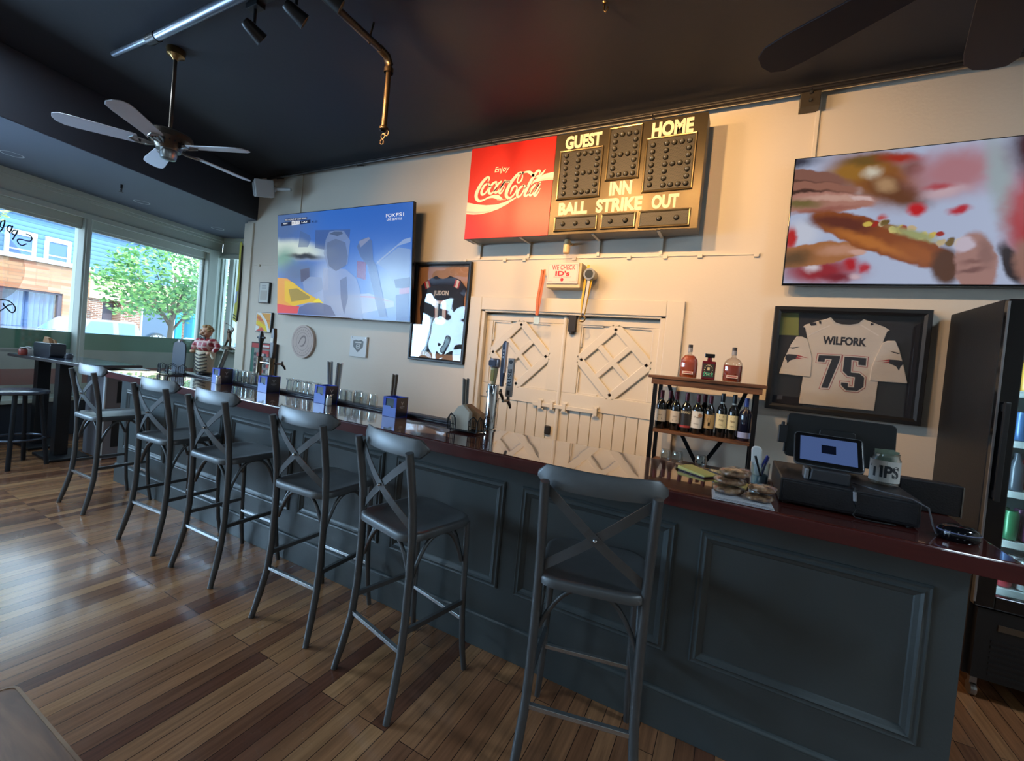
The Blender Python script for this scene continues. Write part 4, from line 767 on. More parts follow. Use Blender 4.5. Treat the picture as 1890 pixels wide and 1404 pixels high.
for z in (.04, .095): obj('bolt', G().lathe([(0, -.012), (.010, -.012), (.012, 0)], n=8).xf(Matrix.Translation((0, -.002, z)) @ Matrix.Rotation(-PI/2, 4, 'X')), steel, t)
# ------------------------------------------------------------------ things on the bar
BT = 1.0707; RZ = 1.0838      # bar top and drip rail, plus a hair
blue = mat('box_blue', c(44, 74, 190), .3, coat=.3); pale_blue = mat('box_pale_blue', c(112, 138, 214), .35); box_navy = mat('box_navy', c(26, 32, 54), .3, coat=.3)
def napkin_box():
    t = thing('napkin_box', 'x', 'napkin box'); w, d, h = .115, .115, .132
    g = G().bx(-w/2, -w/2+.004, 0, d, 0, h).bx(-w/2, w/2, d-.004, d, 0, h).bx(-w/2, w/2, 0, d, 0, .004)
    obj('shell', g, blue, t)
    g = G().bx(-w/2, w/2, 0, .004, 0, .055).bx(-w/2, -w/2+.022, 0, .004, .055, h).bx(w/2-.022, w/2, 0, .004, .055, h).bx(-w/2+.022, w/2-.022, 0, .004, .122, h)
    f = obj('front_panel', g, blue, t)
    obj('lower_print', G().prism([(-w/2+.001, .002), (w/2-.001, .002), (w/2-.001, .066), (.02, .062), (0, .075), (-w/2+.001, .072)], -.0006, 0), pale_blue, f)
    obj('window_card', G().bx(-w/2+.02, w/2-.02, .004, .007, .055, .125), mat('dark_green_card', c(26, 46, 48), .4), f)
    s = obj('side_panel', G().bx(w/2-.004, w/2, .004, d-.004, 0, h), box_navy, t)
    g = G(); lx = w/2+.0006
    def st(pts): 
        k = len(g.v); g.stroke(pts, 0); g.v[k:] = [(lx, d/2+x, z) for x, _, z in g.v[k:]]
    st([(-.012, .105, .003), (-.003, .092, .004), (0, .08, .003)]); st([(.012, .105, .003), (.003, .092, .004), (0, .08, .003)])
    for z, hw in ((.070, .022), (.062, .012)): st([(-hw, z, .003), (hw, z, .003)])
    obj('antler_mark', g, mat('mark_silver', c(190, 196, 210), .4), s)
    g = G()
    for i in range(5): g.bx(-w/2+.008, w/2-.008, .012+i*.018, .024+i*.018, .006, .118-.004*(i % 2))
    obj('napkins', g, mat('paper_napkin', c(64, 84, 170), .8), t)
    return t
nb = napkin_box()
boxes = [(-4.03, 2.205, 'blue napkin box nearest the window end of the bar'), (-3.372, 2.205, 'blue napkin box below the far beer taps'), (-2.695, 2.205, 'blue napkin box with two silver menus behind it'), (-2.014, 2.205, 'blue napkin box with one brown menu behind it, nearest the tumblers')]
for i, (x, y, lab) in enumerate(boxes):
    if i == 0: nb.location = (x, y, BT); nb['label'] = lab; nb['group'] = 'blue napkin boxes along the bar'
    else: dup(nb, (x, y, BT), 0, lab)
def menu(label, x, y, z0, h, lean, m, rz=0):
    t = thing('menu', label, 'menu', (x, y, z0), math.radians(rz))
    for s in (-1, 1):
        g = G().bx(-.006, .006, -.045, .045, 0, h); g.xf(Matrix.Rotation(math.radians(lean+s*.6), 4, 'Y') @ Matrix.Translation((s*.011, 0, 0)))
        obj('cover', g, m, t, bevel=.001)
    g = G().bx(-.0045, .0045, -.04, .04, .004, h-.006); obj('pages', g.xf(Matrix.Rotation(math.radians(lean), 4, 'Y')), mat('menu_paper', c(196, 188, 172), .7), t)
    return t
silver_cover = mat('silver_menu', c(168, 172, 176), .25, coat=.5, var=.2, vscale=20); brown_cover = mat('brown_menu', c(104, 84, 64), .35, coat=.3, var=.15); grey_cover = mat('grey_green_menu', c(128, 134, 122), .4, var=.1)
menu('silver plastic menu, the left of the pair behind a blue box', -2.815, 2.400, RZ+.002, .29, -4, silver_cover, 53)
menu('silver plastic menu, the right of the pair behind a blue box', -2.745, 2.400, RZ+.002, .285, 2, silver_cover, 44)
menu('brown menu standing behind the blue box nearest the tumblers', -2.17, 2.400, RZ+.002, .255, 1, brown_cover, 46)
menu('dark grey menu leaning behind the black wire caddy by the taps', -1.54, 2.40, RZ+.002, .29, -3, mat('dark_menu', c(112, 112, 108), .4, var=.2, vscale=20), 36)
menu('grey green menu leaning behind the blue box at the window end', -4.37, 2.400, RZ+.004, .275, 14, grey_cover, 64)
# glassware
def tumbler(h=.09, r=.034):   # stands upside down
    p_ = [(r*1.02, 0), (r, h*.5), (r*.9, h-.004), (r*.86, h), (.001, h-.002), (.001, h-.010), (r*.82, h-.011), (r*.92, h*.5), (r*.96, 0), (r*1.02, 0)]
    return G().lathe(p_, n=22)
gp = None
def glass_copy(kind, proto, pos, label, cat, group):
    o = proto.copy(); COL.objects.link(o); o.location = pos; tag(o, label, cat, group); return o
tp = obj('tumbler', tumbler(), ware_glass, smooth=35); tp.location = (-2.352, 2.40, RZ)
names = ['nearest the brown menu', 'second along from the brown menu', 'middle one of five along the rail', 'fourth along from the brown menu', 'closest to the blue box with silver menus']
tag(tp, 'upturned short glass tumbler on the rail, '+names[0], 'glass', 'upturned tumblers on the rail')
for i, x in enumerate((-2.437, -2.516, -2.596, -2.672)): glass_copy('tumbler', tp, (x, 2.392+.012*(i % 2), RZ), 'upturned short glass tumbler on the rail, '+names[i+1], 'glass', 'upturned tumblers on the rail')
o = obj('highball_glass', tumbler(.135, .036), ware_glass, smooth=35); o.location = (-2.61, 2.50, 1.03); tag(o, 'taller glass standing behind the row of tumblers', 'glass')
obj_sh = thing('bar_mat', 'thin black mat ledge behind the drip rail under the tall glass', 'bar mat', (-2.6, 2.50, 1.0)); obj('mat', G().bx(-.12, .12, -.045, .05, 0, .03), black_matte, obj_sh)
pil = G().lathe([(.026, 0), (.0275, .002), (.025, .03), (.021, .07), (.019, .088), (.030, .10), (.031, .105), (.001, .106), (.001, .099), (.016, .092), (.0235, .03), (.0245, .002), (.026, 0)], n=20)
pp = obj('stemmed_beer_glass', pil, ware_glass, smooth=35); xs_ = (-3.30, -3.235, -3.17, -3.105, -3.035, -2.965)
pn = ['at the taps end', 'second from the taps end', 'third from the taps end', 'third from the silver menus', 'second from the silver menus', 'closest to the silver menus']
for i, x in enumerate(xs_):
    lab = 'upturned curved beer glass on the rail, '+pn[i]
    if i == 0: pp.location = (x, 2.395, RZ); tag(pp, lab, 'glass', 'upturned beer glasses on the rail')
    else: glass_copy('g', pp, (x, 2.388+.016*(i % 2), RZ), lab, 'glass', 'upturned beer glasses on the rail')
mug = obj('pint_glass', tumbler(.105, .030), ware_glass, smooth=35); k_ = 0
for r in range(2):
    for i in range(7):
        pos = (-4.19+.062*i, 2.372+.052*r, RZ); 
        lab = 'upturned pint glass in the packed double row before the far taps'
        if k_ == 0: mug.location = pos; tag(mug, lab, 'glass', 'packed pint glasses at the far end')
        else: glass_copy('g', mug, pos, lab, 'glass', 'packed pint glasses at the far end')
        k_ += 1
# salt shakers
def shaker(label, pos, m):
    t = thing('salt_shaker', label, 'salt shaker', pos)
    obj('jar', G().lathe([(.001, 0), (.019, .001), (.021, .006), (.020, .05), (.015, .058)], n=18), m, t, smooth=40)
    obj('lid', G().lathe([(.016, .056), (.017, .072), (.012, .080), (0, .081)], n=18), chrome, t, smooth=40); return t
salt = mat('salt_white', c(214, 214, 208), .4); pepper = mat('pepper_red', c(150, 70, 60), .4)
shaker('salt shaker beside the blue box with the silver menus', (-2.585, 2.20, BT), salt)
shaker('salt shaker right of the blue box at the window end', (-3.93, 2.175, BT), salt)
# wire caddies
def wire_caddy(label, loc, rz, napkin, sc=1):
    t = thing('wire_caddy', label, 'wire caddy', loc, rz); wr_ = .0028
    obj('tray', G().bx(-.10, .10, -.075, .075, .010, .016), black_metal, t)
    for x0, x1, y in ((-.10, -.045, -.075), (.045, .10, -.075)):
        g = G()
        g.tube([(x0, y, .012), (x0, y, .075), (x0+.012, y, .092), ((x0+x1)/2, y, .102), (x1-.012, y, .092), (x1, y, .075), (x1, y, .012)], wr_*1.2, 6)
        for i in range(1, 5): xx = x0+(x1-x0)*i/5; g.tube([(xx, y, .012), (xx, y, .085)], wr_*.6, 5)
        g.tube([(x0, y, .045), (x1, y, .045)], wr_*.6, 5); obj('basket', g, black_metal, t)
    for y0, y1 in ((-.07, -.01), (.01, .075)):
        for x in (-.10, .10):
            g = G()
            g.tube([(x, y0, .012), (x, y0, .08), (x, (y0+y1)/2, .102), (x, y1, .08), (x, y1, .012)], wr_*1.2, 6)
            for i in range(1, 4): yy = y0+(y1-y0)*i/4; g.tube([(x, yy, .012), (x, yy, .09)], wr_*.6, 5)
            obj('side_basket', g, black_metal, t)
    g = G()
    g.tube([(-.1, .075, .05), (.1, .075, .05)], wr_, 6).tube([(-.1, .075, .08), (.1, .075, .08)], wr_, 6)
    obj('back_rail', g, black_metal, t)
    for x in (-.085, .085):
        for y in (-.06, .06): obj('foot', G().sphere((x, y, .0068), .006, 8, 6), black_metal, t)
    if napkin:
        n = obj('napkin_stack', G().prism([(-.085, .016), (.035, .016), (.035, .125), (-.015, .165), (-.05, .150), (-.085, .095)], -.06, -.035).prism([(-.08, .016), (.035, .016), (.035, .12), (-.01, .158), (-.08, .10)], -.033, -.02), mat('white_napkin', c(206, 196, 178), .85), t, bevel=.003)
        obj('kraft_napkins', G().prism([(-.03, .02), (.09, .02), (.09, .115), (-.012, .165), (-.03, .15)], -.018, .04), mat('kraft_napkin', c(170, 128, 92), .85), t, bevel=.004)
    return t
wire_caddy('black wire caddy full of white and brown napkins beside the near taps', (-1.40, 2.225, BT), math.radians(4), True)
w2 = wire_caddy('black wire caddy before the dark menu board at the window end', (-4.80, 2.225, BT), math.radians(-2), False)
t = thing('menu_board', 'dark round-topped menu board standing behind the far wire caddy', 'menu board', (-4.88, 2.3095, BT))
obj('board', G().prism([(-.115, 0), (.115, 0), (.115, .25), (.10, .30), (.055, .315), (.035, .325), (-.035, .325), (-.055, .315), (-.10, .30), (-.115, .25)], 0, .012), mat('chalkboard', c(42, 54, 68), .5), t, bevel=.003)
obj('clip', G().bx(-.02, .02, -.006, .018, .31, .335), steel, t)
# beer taps
def tap_handle(parent, x, y, z, h, kind):
    if kind == 'clear':
        a = obj('tap_handle', G().lathe([(.008, 0), (.014, .01), (.018, .03), (.026, h*.62), (.027, h*.66), (0, h*.66)], (x, y, z), 18), mat('clear_handle', c(196, 190, 150), .15, coat=.5), parent, smooth=40)
        obj('beer_core', G().bx(x-.011, x+.011, y-.0275, y-.02, z+.03, z+h*.58), mat('beer_gold', c(150, 136, 60), .3), a)
        obj('badge', G().lathe([(.027, h*.66), (.036, h*.70), (.037, h*.94), (.030, h), (0, h)], (x, y, z), 20), mat('handle_silver', c(150, 150, 164), .3, metal=.5), a, smooth=40)
        obj('badge_face', G().prism(rrect(x-.026, x+.026, z+h*.72, z+h*.93, .008), y-.041, y-.030), mat('badge_navy', c(24, 28, 62), .3), a)
    elif kind == 'blade':
        a = obj('tap_handle', G().prism([(x-.010, z), (x+.010, z), (x+.017, z+h*.35), (x+.016, z+h*.95), (x, z+h), (x-.013, z+h*.93), (x-.016, z+h*.35)], y-.012, y+.012), mat('handle_dark_blue', c(30, 40, 72), .3), parent, bevel=.004)
        obj('handle_edge', G().bx(x+.010, x+.017, y-.014, y+.014, z+h*.3, z+h*.97), mat('handle_silver', c(150, 150, 164)), a)
        g = G(); 
        for i in range(3): g.bx(x-.004, x+.004, y-.0132, y-.012, z+h*(.62+.07*i), z+h*(.66+.07*i))
        obj('handle_print', g, mat('mark_silver', c(190, 196, 210)), a)
    else:
        a = obj('tap_handle', G().bx(x-.021, x+.021, y-.012, y+.012, z, z+h), mat('handle_grey', c(150, 152, 154), .4), parent, bevel=.003)
        g = G(); k = len(g.v); g.text('RISE', 0, .11, 0, .027, 0, bold=.02); g.v[k:] = [(x+.0135-v[2], y-.0128, z+.070+v[0]) for v in g.v[k:]]
        g.prism(circ(x, z+h*.90, .013, 16), y-.0128, y-.012); g.bx(x-.010, x+.010, y-.0128, y-.012, z+.014, z+.042)
        obj('handle_print', g, mat('print_ink', c(30, 34, 42), .5), a)
    return a
def faucet(parent, x, y, z):
    g = G().tube([(x, y-.07, z), (x, y, z)], .009, 10).tube([(x, y, z+.025), (x, y, z-.005), (x+.004, y+.022, z-.03), (x+.005, y+.03, z-.05)], [.009, .012, .010, .008], 10)
    return obj('faucet', g, mat('faucet_steel', c(110, 104, 98), .25, metal=.9), parent, smooth=50)
t = thing('beer_tap', 'single chrome beer tower with three handles beside the white doors', 'beer tap', (-1.350, 2.405, BT))
obj('column', G().lathe([(.046, 0), (.046, .008), (.037, .012), (.037, .283), (.033, .29), (0, .29)], n=28), chrome, t, smooth=40)
for x, z in ((-.05, .235), (.01, .235), (.07, .19)): faucet(t, x, .085, z)
tap_handle(t, -.05, .085, .275, .178, 'clear'); tap_handle(t, .012, .085, .275, .30, 'blade'); tap_handle(t, .072, .085, .215, .25, 'rise')
t = thing('beer_tap', 'pair of slim beer taps with dark handles at the far end of the bar', 'beer tap', (-3.80, 2.495, 1.03))
obj('drip_base', G().bx(-.16, .16, -.022, .10, -.05, .02), steel, t)
for x, hk in ((-.085, 0), (.095, 1)):
    obj('column', G().lathe([(.034, .02), (.026, .03), (.024, .30), (.0, .31)], (x, 0, 0), 20), mat('column_bronze', c(96, 84, 68), .25, metal=.9), t, smooth=40)
    faucet(t, x+.03, .08, .25)
    if hk == 0:
        a = obj('tap_handle', G().lathe([(.010, .30), (.014, .32), (.017, .42), (.024, .46), (.018, .50), (.012, .53), (0, .535)], (x, 0, 0), 16), black_satin, t, smooth=40); obj('cross_bar', G().tube([(x-.05, 0, .475), (x+.05, 0, .475)], .011, 10), black_satin, a)
    else:
        a = obj('tap_handle', G().prism([(x-.018, .30), (x+.018, .30), (x+.026, .36), (x+.024, .50), (x+.016, .57), (x-.016, .57), (x-.024, .50), (x-.026, .36)], -.016, .016), mat('brown_handle', c(64, 54, 46), .4), t, bevel=.006)
        obj('handle_badge', G().prism(rrect(x-.018, x+.018, .44, .48, .006), -.019, -.015), mat('cream_badge', c(206, 196, 176), .5), a)
obj('cross_rail', G().tube([(-.085, 0, .25), (.095, 0, .25)], .012, 10), chrome, t, smooth=50)

# ------------------------------------------------------------------ figurines
t = thing('waiter_figurine', 'plaster waiter figurine in a red plaid shirt and striped apron', 'figurine', (-4.645, 2.43, RZ), math.radians(18))
plaid, nt, p, tc = nodes_mat('plaid', .5)
xr = nt.nodes.new('ShaderNodeSeparateXYZ'); nt.links.new(tc.outputs['Object'], xr.inputs[0]); prev = None
for ax, f in (('X', 120), ('Z', 120)):
    m1 = nt.nodes.new('ShaderNodeMath'); m1.operation = 'MULTIPLY'; m1.inputs[1].default_value = f; nt.links.new(xr.outputs[ax], m1.inputs[0])
    m2 = nt.nodes.new('ShaderNodeMath'); m2.operation = 'SINE'; nt.links.new(m1.outputs[0], m2.inputs[0]); m3 = nt.nodes.new('ShaderNodeMath'); m3.operation = 'GREATER_THAN'; m3.inputs[1].default_value = .55; nt.links.new(m2.outputs[0], m3.inputs[0])
    if prev: mm = nt.nodes.new('ShaderNodeMath'); mm.operation = 'MAXIMUM'; nt.links.new(prev, mm.inputs[0]); nt.links.new(m3.outputs[0], mm.inputs[1]); prev = mm.outputs[0]
    else: prev = m3.outputs[0]
mx = nt.nodes.new('ShaderNodeMix'); mx.data_type = 'RGBA'; mx.inputs[6].default_value = c(166, 52, 62); mx.inputs[7].default_value = c(214, 176, 166); nt.links.new(prev, mx.inputs[0]); nt.links.new(mx.outputs[2], p.inputs['Base Color'])
skin = mat('plaster_skin', c(206, 158, 124), .5); hair = mat('plaster_hair', c(178, 140, 92), .7); apron_m = mat('apron_cream', c(212, 198, 168), .6)
def skinned(name, verts, edges, mats, parent, sub=2, root=0):
    me = bpy.data.meshes.new(name); me.from_pydata([v[:3] for v in verts], edges, []); o = bpy.data.objects.new(name, me); COL.objects.link(o); o.parent = parent
    me.materials.append(mats); md = o.modifiers.new('skin', 'SKIN'); md.use_smooth_shade = True
    for i, v in enumerate(verts):
        r = v[3]; me.skin_vertices[0].data[i].radius = r if isinstance(r, tuple) else (r, r); me.skin_vertices[0].data[i].use_root = i == root
    sd = o.modifiers.new('sub', 'SUBSURF'); sd.levels = sub; sd.render_levels = sub
    return o
obj('base', G().lathe([(0, 0), (.064, 0), (.067, .012), (.062, .025), (0, .025)], n=24), black_satin, t)
obj('apron', G().lathe([(.06, .025), (.075, .03), (.082, .10), (.088, .17), (.094, .215), (.088, .235), (0, .235)], n=28, sy=.8), apron_m, t, smooth=50)
g = G()
for i in range(6):
    z = .05+i*.033
    pts = [(x_, -.8*math.sqrt(max(0, (.0845+.045*(z-.03))**2-x_*x_))-.004, z-.024*(1-abs(x_)/.075)) for x_ in [(-.07+.14*q/12) for q in range(13)]]
    g.sweep(pts, [(-.002, -.005), (.002, -.005), (.002, .005), (-.002, .005)])
obj('apron_stripe', g, mat('apron_dark', c(58, 52, 48), .6), t)
body = skinned('shirt', [(0, 0, .225, (.088, .072)), (0, 0, .29, (.092, .072)), (0, 0, .335, (.078, .062)), (0, 0, .365, (.038, .036)),
    (-.085, 0, .335, .030), (-.128, .0, .285, .028), (-.10, -.045, .235, .022), (.085, 0, .335, .030), (.14, .0, .285, .028), (.105, -.03, .225, .022)], [(0, 1), (1, 2), (2, 3), (2, 4), (4, 5), (5, 6), (2, 7), (7, 8), (8, 9)], plaid, t, 2)
hd = obj('head', G().sphere((0, -.004, .42), .047, 20, 14, (1, 1.02, 1.18)).sphere((0, -.056, .412), .013, 10, 8).sphere((-.028, -.036, .405), .018, 10, 8).sphere((.028, -.036, .405), .018, 10, 8).sphere((-.05, .0, .42), .012, 8, 6).sphere((.05, 0, .42), .012, 8, 6).lathe([(.022, .36), (.026, .385)], n=14), skin, t, smooth=60)
obj('face_detail', G().sphere((-.018, -.045, .432), .006, 8, 6).sphere((.018, -.045, .432), .006, 8, 6).tube([(-.02, -.047, .388), (0, -.052, .382), (.02, -.047, .388)], .004, 6), mat('face_ink', c(70, 40, 34), .5), hd)
random.seed(5); g = G()
for i in range(46):
    a = random.uniform(0, 2*PI); e = random.uniform(.15, 1.35); r = .05
    x, y, z = r*math.cos(a)*math.cos(e), r*math.sin(a)*math.cos(e), r*1.15*math.sin(e)
    if y < -.03 and z < .035: continue
    g.sphere((x, y, .425+z), random.uniform(.012, .017), 8, 6)
obj('curly_hair', g, hair, hd, smooth=80)
obj('hand', G().sphere((-.085, -.068, .225), .021, 10, 8, (1.2, .8, .8)).sphere((.085, -.055, .215), .021, 10, 8, (1.2, .8, .8)), skin, t, smooth=80)
obj('bow_tie', G().prism([(0, .362), (-.03, .376), (-.03, .348)], -.052, -.04).prism([(0, .362), (.03, .376), (.03, .348)], -.052, -.04), mat('apron_dark', c(58, 52, 48)), t)
obj('towel', G().tube([(.10, -.05, .22), (.13, -.06, .19), (.155, -.065, .165)], .010, 8), apron_m, t, smooth=60)

t = thing('golfer_trophy', 'bronze golfer statuette mid swing on the sash window sill', 'trophy', (-7.685, 4.375, 1.215), math.radians(10))
bz = mat('statue_bronze', c(92, 74, 58), .35, metal=.6)
obj('base', G().lathe([(0, 0), (.12, 0), (.125, .01), (.105, .03), (.07, .05), (0, .055)], n=28, sy=.7), bz, t, smooth=50)
skinned('figure', [(0, 0, .185, (.030, .026)), (.0, 0, .245, (.034, .026)), (-.012, 0, .30, (.040, .028)), (-.018, -.004, .325, .014), (-.024, -.008, .352, .024),
    (.03, 0, .155, .022), (.034, -.005, .10, .016), (.03, 0, .055, .014), (-.03, 0, .15, .022), (-.058, 0, .10, .016), (-.085, 0, .055, .014),
    (.03, .0, .305, .015), (.075, -.02, .30, .012), (.105, -.02, .345, .011), (.075, -.01, .375, .010), (-.045, -.01, .30, .014), (.01, -.035, .29, .012), (.08, -.03, .335, .010), (.045, -.012, .05, .010), (-.11, -.012, .052, .010)],
    [(0, 1), (1, 2), (2, 3), (3, 4), (0, 5), (5, 6), (6, 7), (0, 8), (8, 9), (9, 10), (2, 11), (11, 12), (12, 13), (13, 14), (2, 15), (15, 16), (16, 17), (7, 18), (10, 19)], bz, t, 2)
obj('golf_club', G().tube([(.08, -.012, .372), (.0, .01, .40), (-.10, .02, .435)], .003, 6).sphere((-.115, .022, .437), .013, 10, 6, (1.4, .8, .8)), bz, t)
t = thing('pennant_scarf', 'yellow and black scarf hanging at the end of the back wall', 'scarf', (-6.50, 3.79, 1.70))
t.location = (-6.505, 3.765, 1.70)
obj('cloth', G().prism([(-.055, .0), (.03, -.035), (.055, .18), (.045, .70), (.03, 1.10), (.0, 1.14), (-.02, 1.1), (-.012, .70), (-.035, .2)], -.006, .006), mat('scarf_yellow', c(190, 186, 74), .7, var=.1), t)
obj('dark_fold', G().prism([(.03, -.02), (.05, .0), (.066, .2), (.058, .72), (.045, 1.08), (.035, 1.08), (.04, .7), (.048, .18)], -.012, .008), mat('scarf_dark', c(54, 52, 40), .7), t)
obj('end_band', G().prism([(-.055, .03), (.032, -.002), (.033, .014), (-.053, .048)], -.0075, -.006).prism([(-.05, .07), (.036, .04), (.038, .056), (-.048, .088)], -.0075, -.006), mat('scarf_green', c(52, 66, 34), .7), t)
obj('blue_tag', G().prism([(-.03, .24), (.012, .26), (.015, .42), (-.018, .40)], -.009, -.0062), mat('tag_blue', c(150, 168, 214), .6), t)
# ------------------------------------------------------------------ ceiling: pipes, track lights, fans
t = thing('wall_pipe', 'long dark pipe running under the ceiling along the back wall', 'pipe', (-2, 3.70, 3.655))
obj('pipe', G().tube([(-3.9, 0, 0), (6.2, 0, 0)], .017, 10), mat('dark_pipe', c(56, 52, 50), .35, metal=.4), t, smooth=60)
obj('cable', G().tube([(-3.75, .03, .035), (6.2, .03, .035)], .010, 8), mat('dark_cable', c(70, 66, 62), .4), t, smooth=60)
for x in (-3.7, -2.2, -.35, 1.2, 2.3): obj('pipe_strap', G().tube([(x, -.02, -.002), (x, .0, -.022), (x, .03, -.006), (x, .095, .02)], .006, 6), mat('dark_pipe', c(56, 52, 50)), t)
t = thing('ceiling_conduit', 'silver pipe along the ceiling above the near fan blades', 'pipe', (-4.7, 1.60, 3.655))
obj('pipe', G().tube([(.0, 0, .03), (.65, 0, .012)], .021, 12), mat('galvanised', c(138, 146, 160), .3, metal=.85), t, smooth=60)
obj('pipe', G().tube([(.65, 0, .0), (5.4, 0, .0)], .032, 12), mat('galvanised', c(138, 146, 160)), t, smooth=60)
obj('coupling', G().tube([(.58, 0, 0), (.70, 0, 0)], .037, 14), mat('dark_pipe', c(56, 52, 50)), t, smooth=60)
t = thing('hanging_pipe', 'dark pipe turning down from the ceiling with hooks at its end', 'pipe', (-2.40, 1.2, 3.60))
bronze = mat('bronze_pipe', c(78, 66, 52), .34, metal=.8)
obj('overhead_run', G().tube([(0, -1.5, 0), (.0, 1.06, 0)], .024, 12), mat('dark_pipe', c(56, 52, 50)), t, smooth=60)
obj('elbow', G().tube([(0, 1.02, 0), (0, 1.09, -.008), (0, 1.12, -.05), (0, 1.12, -.09)], .029, 12).lathe([(.033, -.11), (.033, -.075)], (0, 1.12, 0), 14), bronze, t, smooth=60)
obj('drop', G().tube([(0, 1.12, -.08), (0, 1.12, -.50)], .020, 12), bronze, t, smooth=60)
obj('end_cap', G().lathe([(.02, -.52), (.034, -.515), (.034, -.50), (.022, -.49)], (0, 1.12, 0), 14), bronze, t, smooth=60)
for i, (dx, dz) in enumerate(((0, -.56), (.035, -.545), (-.005, -.60))):
    obj('hook_ring', G().tube([(dx+.016*math.cos(2*PI*k/14), 1.12, dz+.018*math.sin(2*PI*k/14)) for k in range(14)], .0045, 6, closed=True, up=(0, 1, 0)), bronze, t)
obj('hanger', G().tube([(0, .93, -.03), (-.015, .93, .0), (0, .93, .03), (.0, .95, .127)], .007, 6), bronze, t)
# track with three heads, warm lamps aimed at the scoreboard wall
tr = thing('track_light', 'black ceiling track carrying three spotlight heads aimed at the wall', 'track light', (-3.02, 1.72, CEIL))
obj('track', G().bx(-.06, 3.3, -.018, .018, -.035, 0).bx(-.06, .06, -.03, .03, -.06, -.02), black_satin, tr, bevel=.003)
for i, (x, tx, tz, pw) in enumerate(((.0, -2.6, 2.5, 60), (.42, -1.6, 2.5, 75), (.74, -1.0, 2.6, 75), (1.72, -.9, 2.55, 150), (2.45, -.1, 2.6, 95))):
    dr_ = Vector((tx-(-3.02+x), 3.78-1.72, tz-3.52)).normalized(); q = dr_.to_track_quat('-Z', 'Y').to_matrix().to_4x4()
    g = G().lathe([(.0, .07), (.028, .066), (.036, .045), (.040, 0), (.047, -.06), (.044, -.062), (.036, -.03), (.03, .03), (0, .04)], n=20); g.xf(Matrix.Translation((x, 0, -.20)) @ q)
    h = obj('spotlight_head', g, black_satin, tr, smooth=50)
    obj('stem', G().tube([(x, 0, -.03), (x, 0, -.10), (x, 0, -.15)], .010, 8).bx(x-.035, x+.035, -.016, .016, -.055, -.03), black_satin, h)
    gb = G().sphere((0, 0, 0), .026, 14, 8, (1, 1, .6)); gb.xf(Matrix.Translation(Vector((x, 0, -.20))+dr_*.028) @ q)
    obj('lamp_lens', gb, mat('lit_lens', c(255, 214, 150), .3, emit=9, ecol=c(255, 190, 110)), h, smooth=60)
    s = lamp('warm_spot', 'SPOT', (-3.02+x, 1.72, CEIL-.20), (0, 0, 0), pw, (1.0, .58, .24), spot_size=math.radians(100), spot_blend=.8, shadow_soft_size=.03)
    s.location = Vector((-3.02+x, 1.72, CEIL-.20))+dr_*.066; aim(s, (tx, 3.78, tz))
# fans
def fan(label, loc, rz, blade_m, drop=0.):
    D_ = Matrix.Translation((0, 0, -drop))
    t = thing('ceiling_fan', label, 'ceiling fan', loc, rz)
    ant = mat('antique_fan_metal', c(104, 94, 84), .32, metal=.9)
    obj('canopy', G().lathe([(.0, 0), (.062, 0), (.066, -.012), (.060, -.05), (.035, -.062), (.018, -.085), (0, -.085)], n=24), brass, t, smooth=50)
    obj('downrod', G().cyl((0, 0, -.07), (0, 0, -.66-drop), .0135), ant, t, smooth=50)
    m_ = obj('motor', G().lathe([(.0, -.645), (.06, -.65), (.14, -.665), (.155, -.68), (.158, -.72), (.135, -.735), (.11, -.75), (.085, -.785), (.08, -.80), (0, -.80)], n=32).xf(D_), ant, t, smooth=40)
    g = G()
    for i in range(24):
        a = 2*PI*i/24; g.box((.118*math.cos(a), .118*math.sin(a), -.742), (.022, .007, .014), Matrix.Rotation(a, 4, 'Z'))
    obj('vent_slot', g.xf(D_), black_satin, m_)
    obj('switch_housing', G().lathe([(.055, -.80), (.058, -.83), (.05, -.865), (.02, -.875), (0, -.875)], n=24).xf(D_), steel, t, smooth=50)
    for i in range(5):
        a = 2*PI*i/5; M = D_ @ Matrix.Rotation(a, 4, 'Z') @ Matrix.Translation((0, 0, -.765)) @ Matrix.Rotation(math.radians(12), 4, 'X')
        bl = [(.19, -.055), (.22, -.060), (.55, -.074), (.62, -.070), (.66, -.045), (.672, 0), (.66, .045), (.62, .070), (.55, .074), (.22, .060), (.19, .055)]
        b = obj('blade', G().slab(bl, -.004, .004).xf(M), blade_m, t, bevel=.002)
        g = G().tube([(.07, 0, .0), (.11, .012, -.012), (.15, .03, -.012), (.21, .036, -.007), (.245, .0, -.007), (.21, -.036, -.007), (.15, -.03, -.012), (.11, -.012, -.012), (.07, 0, 0)], .007, 8).tube([(.07, 0, 0), (.13, 0, -.014), (.17, 0, -.01)], .009, 8)
        obj('blade_iron', g.xf(M), steel, b)
    return t
fan('ceiling fan with five pale blades near the windows', (-4.17, 1.795, CEIL), math.radians(22), mat('fan_blade_pale', c(206, 210, 222), .3, var=.05))
fan('dark ceiling fan partly cut off above the jersey wall', (.54, 1.545, CEIL), math.radians(2), mat('fan_blade_dark', c(40, 34, 38), .5), .20)
t = thing('ceiling_hook', 'small brass hook screwed into the dark ceiling', 'hook', (-.90, 2.53, CEIL))
obj('hook', G().tube([(0, 0, 0), (0, 0, -.05), (.012, 0, -.066), (.024, 0, -.05), (.022, 0, -.035)], .005, 8).lathe([(.0, 0), (.014, -.002), (.01, -.01)], n=12), brass, t, smooth=60)
